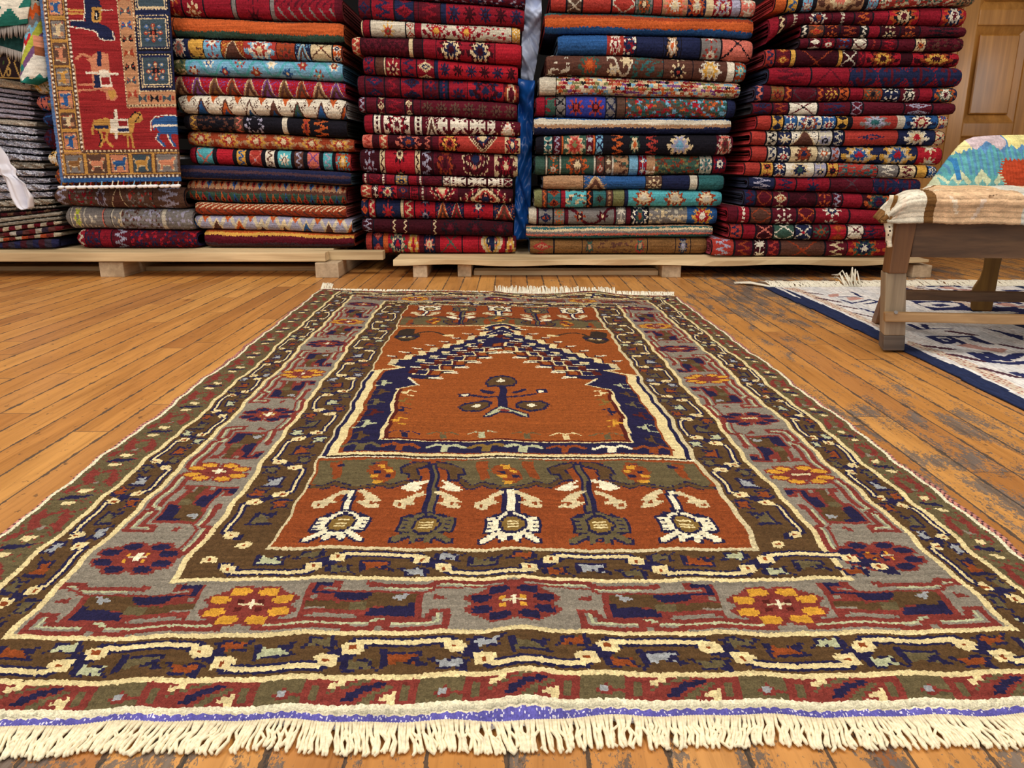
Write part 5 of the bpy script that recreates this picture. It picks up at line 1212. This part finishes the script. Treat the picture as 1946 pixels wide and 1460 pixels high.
# ------------------------------------------------------------------ low bench with kilim seat
def bench():
    root = empty('bench', (1.15, 1.95, 0)); tag(root, 'low wooden bench with cream kilim seat and turquoise kilim back', 'bench')
    dirx = Vector((1, -.12, 0)).normalized(); W = .74
    # front leg: upper brown post set on a pale lower post with greyed foot
    p = lambda x, y, Y: at(x, y, Y)
    def post(pts, d, m, name, bev=.003):
        mb = MB(); mb.prism(pts, d); return mb.build(name, m, root, bev)
    tl, tr, ml, mr = p(1704, 421, 1.735), p(1744, 419, 1.73), p(1689, 520, 1.735), p(1724, 520, 1.735)
    a = post([ml, mr, tr, tl], (0, .035, 0), M_LEG, 'leg')
    ml2, mr2, fl, fr = p(1683, 519, 1.742), p(1723, 519, 1.742), p(1680, 638, 1.742), p(1721, 638, 1.742); bl, br = p(1678, 667, 1.742), p(1719, 667, 1.742); bl.z = br.z = .0052
    mb = MB(); mb.prism([fl, fr, mr2, ml2], (.014, .055, 0)); mb.build('leg_foot', M_FOOT, a, .003)
    mb = MB(); mb.prism([bl, br, fr, fl], (.014, .055, 0)); mb.build('leg_tip', M_TIP, a, .003)
    off = Vector((W - .02, -.085, 0))
    b = post([v + off for v in (ml, mr, tr, tl)], (0, .035, 0), M_LEG, 'leg')
    mb = MB(); mb.prism([v + off for v in (fl, fr, mr2, ml2)], (.014, .055, 0)); mb.build('leg_foot', M_FOOT, b, .003)
    mb = MB(); mb.prism([v + off for v in (bl, br, fr, fl)], (.014, .055, 0)); mb.build('leg_tip', M_TIP, b, .003)
    # leaning side plank behind the front leg
    q0 = Vector((.972, 2.05, .0055)); 
    for o_ in (Vector((0, 0, 0)), Vector((W - .09, -.06, 0))):
        mb = MB(); mb.prism([q0 + o_, q0 + o_ + Vector((.012, .05, 0)), Vector((.885, 1.80, .28)) + o_ + Vector((.012, .0, 0)), Vector((.870, 1.76, .28)) + o_], (.022, -.004, 0)); mb.build('side_plank', M_LEG, root, .002)
    # front rail
    r0, r1 = p(1742, 418, 1.745), p(1742, 489, 1.745); r1.x = r0.x - .002; end = dirx * (W - .06)
    mb = MB(); mb.prism([r1, r1 + end, r0 + end, r0], (.004, .03, 0)); mb.build('front_rail', M_RAIL, root, .003)
    # stretchers
    s0 = p(1682, 590, 1.725); s1 = p(1682, 612, 1.722)
    mb = MB(); mb.prism([s1, s1 + dirx * W, s0 + dirx * W + Vector((0, 0, -.005)), s0 + Vector((0, 0, -.005))], (.004, .018, 0)); st = mb.build('stretcher', M_STR, root, .003)
    mb = MB(); c = p(1703, 594, 1.72); mb.tube([c + Vector((0, .003, 0)), c + Vector((0, -.001, 0))], .0038, 10); mb.build('screw', plain('steel', (150, 150, 150), .3), st)
    t0 = p(1722, 553, 2.02); t1 = p(1722, 571, 2.02)
    mb = MB(); mb.prism([t1, t1 + dirx * .58, t0 + dirx * .58, t0], (.004, .028, 0)); mb.build('stretcher', M_RAIL, root, .003)
    # curved back legs, sabre shaped
    def sabre(dx):
        Yb = 2.24; out = [(1872, 480), (1868, 510), (1862, 530), (1850, 547), (1845, 556), (1845, 580), (1850, 585), (1886, 585), (1893, 548), (1899, 515), (1907, 480)]
        P = [p(x, y, Yb) + Vector((dx, -.12 * dx, 0)) for x, y in out]; zz = min(v.z for v in P)
        for v in P: v.z += .0055 - zz if v.z < zz + .02 else 0
        mb = MB(); mb.prism(P[::-1], (.03, .05, 0)); mb.build('back_leg', M_CURVE, root, .003)
    sabre(0); sabre(.42)
    mb = MB(); mb.prism([Vector((1.37, 2.22, .24)), Vector((1.80, 2.17, .24)), Vector((1.80, 2.17, .30)), Vector((1.37, 2.22, .30))], (0, .03, 0)); mb.build('back_rail', M_RAIL, root, .003)
    # kilim seat: rolled front edge, stripes across
    nx, nr = 200, 60
    xs = np.linspace(0, 1, nx + 1); F0 = p(1692, 400, 1.70); V = np.zeros((nr + 1, nx + 1, 3))
    prof = []
    for k in range(nr + 1):
        t = k / nr
        if t < .2: prof.append((-.003 + .004 * math.sin(t * 20), .295 + (.345 - .295) * t / .2))
        elif t < .45: a_ = (t - .2) / .25 * math.pi / 2; prof.append((-.003 + .05 * (1 - math.cos(a_)), .345 + .014 * math.sin(a_)))
        else: prof.append((.047 + (t - .45) / .55 * .36, .359 - .004 * math.sin((t - .45) / .55 * 3.1)))
    prof = np.array(prof); x0, Yf = p(1683, 400, 1.70).x, 1.71
    for i in range(nx + 1):
        u = xs[i]; sh = np.clip((prof[:, 0] - .03) / .36, 0, 1) * .255 * (1 - u); e = max(0, 1 - u / .085); dr = 1 - (1 - e) ** 2 if e < 1 else 1
        drop = .055 * e ** 2.2
        V[:, i, 0] = x0 + .002 + u * (W + .02) + sh + (.012 * e) * (prof[:, 0] > .04); V[:, i, 1] = Yf - .12 * u * W + prof[:, 0] + .012 * e; V[:, i, 2] = prof[:, 1] - drop * np.clip((prof[:, 1] - .30) / .05, 0, 1) - .001 * np.sin(u * 40) 
    V[:, :, 1] += (.0011 * np.sin(np.arange(nr + 1) * 2.6))[:, None] * (np.arange(nr + 1) < 30)[:, None]; V[:, :, 2] += .0007 * np.sin(np.arange(nr + 1) * 2.6)[:, None] + rng.normal(0, .0005, V.shape[:2])
    U, T = np.meshgrid((np.arange(nx) + .5) / nx, (np.arange(nr) + .5) / nr); col = np.empty(U.shape + (3,)); col[:] = lin((226, 190, 148))
    rib = np.where((np.arange(nr) % 3 == 0) & (np.arange(nr) < 27), .72, 1.0)[:, None, None]; col[U < .10] = lin((232, 222, 198)); col[(U > .105) & (U < .128) & (T < .42)] = lin((120, 84, 46)); col[(U < .105) & (T < .42)] = lin((230, 220, 198)); col[(U > .128) & (T < .42) & (U < .4)] = lin((224, 186, 146))
    col[(U > .085) & (U < .10) & (T >= .42)] = lin((140, 100, 56)); col[U < .016] = lin((142, 102, 60)); col[(U > .36) & (U < .47)] = lin((214, 210, 196)); col[U > .47] = lin((220, 184, 150))
    for cx, ty, s, c in ((.045, .16, .8, (240, 220, 196)), (.18, .17, -.9, (236, 214, 186)), (.245, .12, .7, (232, 206, 182)), (.155, .47, .6, (238, 226, 190)), (.30, .5, .8, (240, 226, 200))):
        col[(np.abs(U - cx - s * (T - ty) * .16) < .006) & (np.abs(T - ty) < .09)] = lin(c)
    rr = np.hypot((U - .225) * 55, (T - .50) * 22); col[(rr < 1) & (np.sin(U * 400) > -.6)] = lin((120, 76, 50))
    mb_ = mesh_np('seat', V.reshape(-1, 3), gridF(nx, nr), np.clip(col * rib * rng.uniform(.93, 1.05, U.shape)[..., None], 0, 1).reshape(-1, 3))
    o = link('seat_kilim', mb_, M_FLAT, root); o['label'] = 'cream kilim seat cover with brown stripes'
    so = o.modifiers.new('thick', 'SOLIDIFY'); so.thickness = .005; so.offset = 1
    mb = MB(); mb.prism([Vector((x0 + .10, 1.79, .304)), Vector((x0 + W, 1.79 - .085, .304)), Vector((x0 + W, 1.705, .340)), Vector((x0 + .10, 1.79, .340))], (.24, .28, 0)); mb.build('seat_board', M_RAIL, root, .004)
    # side flap of the kilim hanging over the end
    V, F = patch([(1692, 372), (1684, 395), (1681, 420), (1685, 445), (1688, 470)], [(1706, 372), (1704, 392), (1698, 418), (1694, 440), (1690, 468)], 10, 30, 1.722, lambda u, v: .006 * math.sin(u * 4) + .002 * math.sin(v * 20))
    uu, vv = np.meshgrid((np.arange(10) + .5) / 10, (np.arange(30) + .5) / 30); col = np.empty(uu.shape + (3,)); col[:] = lin((228, 216, 190)); col[(uu > .3) & (uu < .7) & (vv < .55)] = lin((140, 100, 56)); col[(vv > .6) & (rng.random(vv.shape) < .12)] = lin((70, 54, 44))
    o = link('kilim_flap', mesh_np('flap', V, F, col.reshape(-1, 3)), M_FLAT, root); so = o.modifiers.new('thick', 'SOLIDIFY'); so.thickness = .004
    # backrest wrapped in a turquoise kilim
    Yb = 2.09; top = [(1786, 356), (1800, 338), (1815, 318), (1832, 296), (1848, 277), (1862, 265), (1880, 258.5), (1900, 256.5), (1925, 255.5), (1946, 255), (2000, 254), (2060, 254), (2120, 254)]
    nx, nz = 180, 70; px_ = np.linspace(1786, 2120, nx + 1); ty = np.interp(px_, *np.array(top).T); V = np.zeros((nz + 1, nx + 1, 3))
    for i in range(nx + 1):
        a_ = p(px_[i], 362, Yb); b_ = p(px_[i], ty[i], Yb)
        for k in range(nz + 1):
            t = k / nz; base = Vector((a_.x, Yb, .30)); lean = .05 * t
            V[k, i] = (base.x + (b_.x - a_.x) * t, Yb + lean - .014 * math.sin(t * math.pi) + (.02 * max(0, t - .93) / .07), base.z + (b_.z - base.z) * t)
    V[:, :, 1] += .0012 * np.sin(np.arange(nx + 1) * 1.9)[None] * np.ones((nz + 1, 1)) + rng.normal(0, .0004, V.shape[:2])
    PX, T = np.meshgrid((px_[1:] + px_[:-1]) / 2, (np.arange(nz) + .5) / nz); TY = np.interp(PX, *np.array(top).T); PY = 396 + (TY - 396) * T      # screen-free pattern space of the cloth
    teeth = lambda x, per, amp: amp * np.abs(((x / per) % 1) - .5) * 2
    col = np.empty(PX.shape + (3,)); col[:] = lin((96, 168, 172)); q = lambda m_, c: col.__setitem__(m_, lin(c))
    q((np.sin(PX * .55) > .3) & (PY < 330), (90, 146, 184)); q(PY < 283 - teeth(PX, 34, 24) + 8, (96, 144, 190)); q((PX < 1868) & (PY < 288 - (PX - 1840) * .45 + teeth(PX, 9, 5)), (232, 222, 158))
    q((PX > 1862) & (PX < 1930) & (PY < 284 - teeth(PX - 8, 46, 18) + 0), (206, 186, 190)); q((PX >= 1935) & (PY < 282 - teeth(PX, 20, 10)), (232, 222, 150)); 
    q(PY > 346 - teeth(PX + 6, 40, 26) - 2, (206, 214, 178)); q((PY > 350 - teeth(PX + 16, 18, 12)) & (PX > 1800), (118, 180, 178)); q((PY > 300) & (PY < 340) & (np.abs(PX - 1832) < 5), (60, 130, 186))
    q((PX > 1908 + np.abs(PY - 325) * .45 - 3 * np.sign(np.sin(PY * 1.2))) & (PY > 298 + teeth(PX, 8, 6)) & (PY < 352) & (PX < 1990), (186, 72, 42))
    o = link('back_kilim', mesh_np('back', V.reshape(-1, 3), gridF(nx, nz), np.clip(col * rng.uniform(.9, 1.06, PX.shape)[..., None], 0, 1).reshape(-1, 3)), M_FLAT, root); o['label'] = 'turquoise kilim over the backrest'
    so = o.modifiers.new('thick', 'SOLIDIFY'); so.thickness = .028; so.offset = -1
bench()

# ------------------------------------------------------------------ light and camera
def lamp(name, loc, size, power, rot=(0, 0, 0), col=(1, .96, .9)):
    l = bpy.data.lights.new(name, 'AREA'); l.shape = 'RECTANGLE'; l.size, l.size_y = size; l.energy = power; l.color = col
    o = bpy.data.objects.new(name, l); C.objects.link(o); o.location = loc; o.rotation_euler = rot; return o
lamp('ceiling_lamp', (-1.4, 1.3, 2.85), (.6, 2.4), 48)
lamp('ceiling_lamp', (.9, 1.3, 2.85), (.6, 2.4), 48)
lamp('window_daylight', (-.2, -1.5, 1.75), (4.5, 1.9), 36, (math.radians(80), 0, 0), (.97, .98, 1))
lamp('window_daylight', (-3.15, 1.3, 1.5), (1.4, 1.2), 15, (0, math.radians(-82), 0), (.92, .95, 1))
lamp('window_daylight', (3.57, 2.62, .98), (.42, .5), 5, (0, math.radians(90), 0), (.95, .97, 1))
w = bpy.data.worlds.new('World'); bpy.context.scene.world = w; w.use_nodes = True
w.node_tree.nodes['Background'].inputs[0].default_value = (1, .98, .95, 1); w.node_tree.nodes['Background'].inputs[1].default_value = .4
cam = bpy.data.cameras.new('camera'); cam.sensor_width = 36; cam.lens = FPX / 1946 * 36; cam.clip_start = .02
co = bpy.data.objects.new('camera', cam); C.objects.link(co); co.location = (0, 0, CAM_H); co.rotation_euler = (math.pi / 2 - PITCH, 0, 0)
bpy.context.scene.camera = co
vs = bpy.context.scene.view_settings; vs.view_transform = 'Standard'; vs.look = 'None'; vs.exposure = 0.0; vs.gamma = 1; vs.use_curve_mapping = False
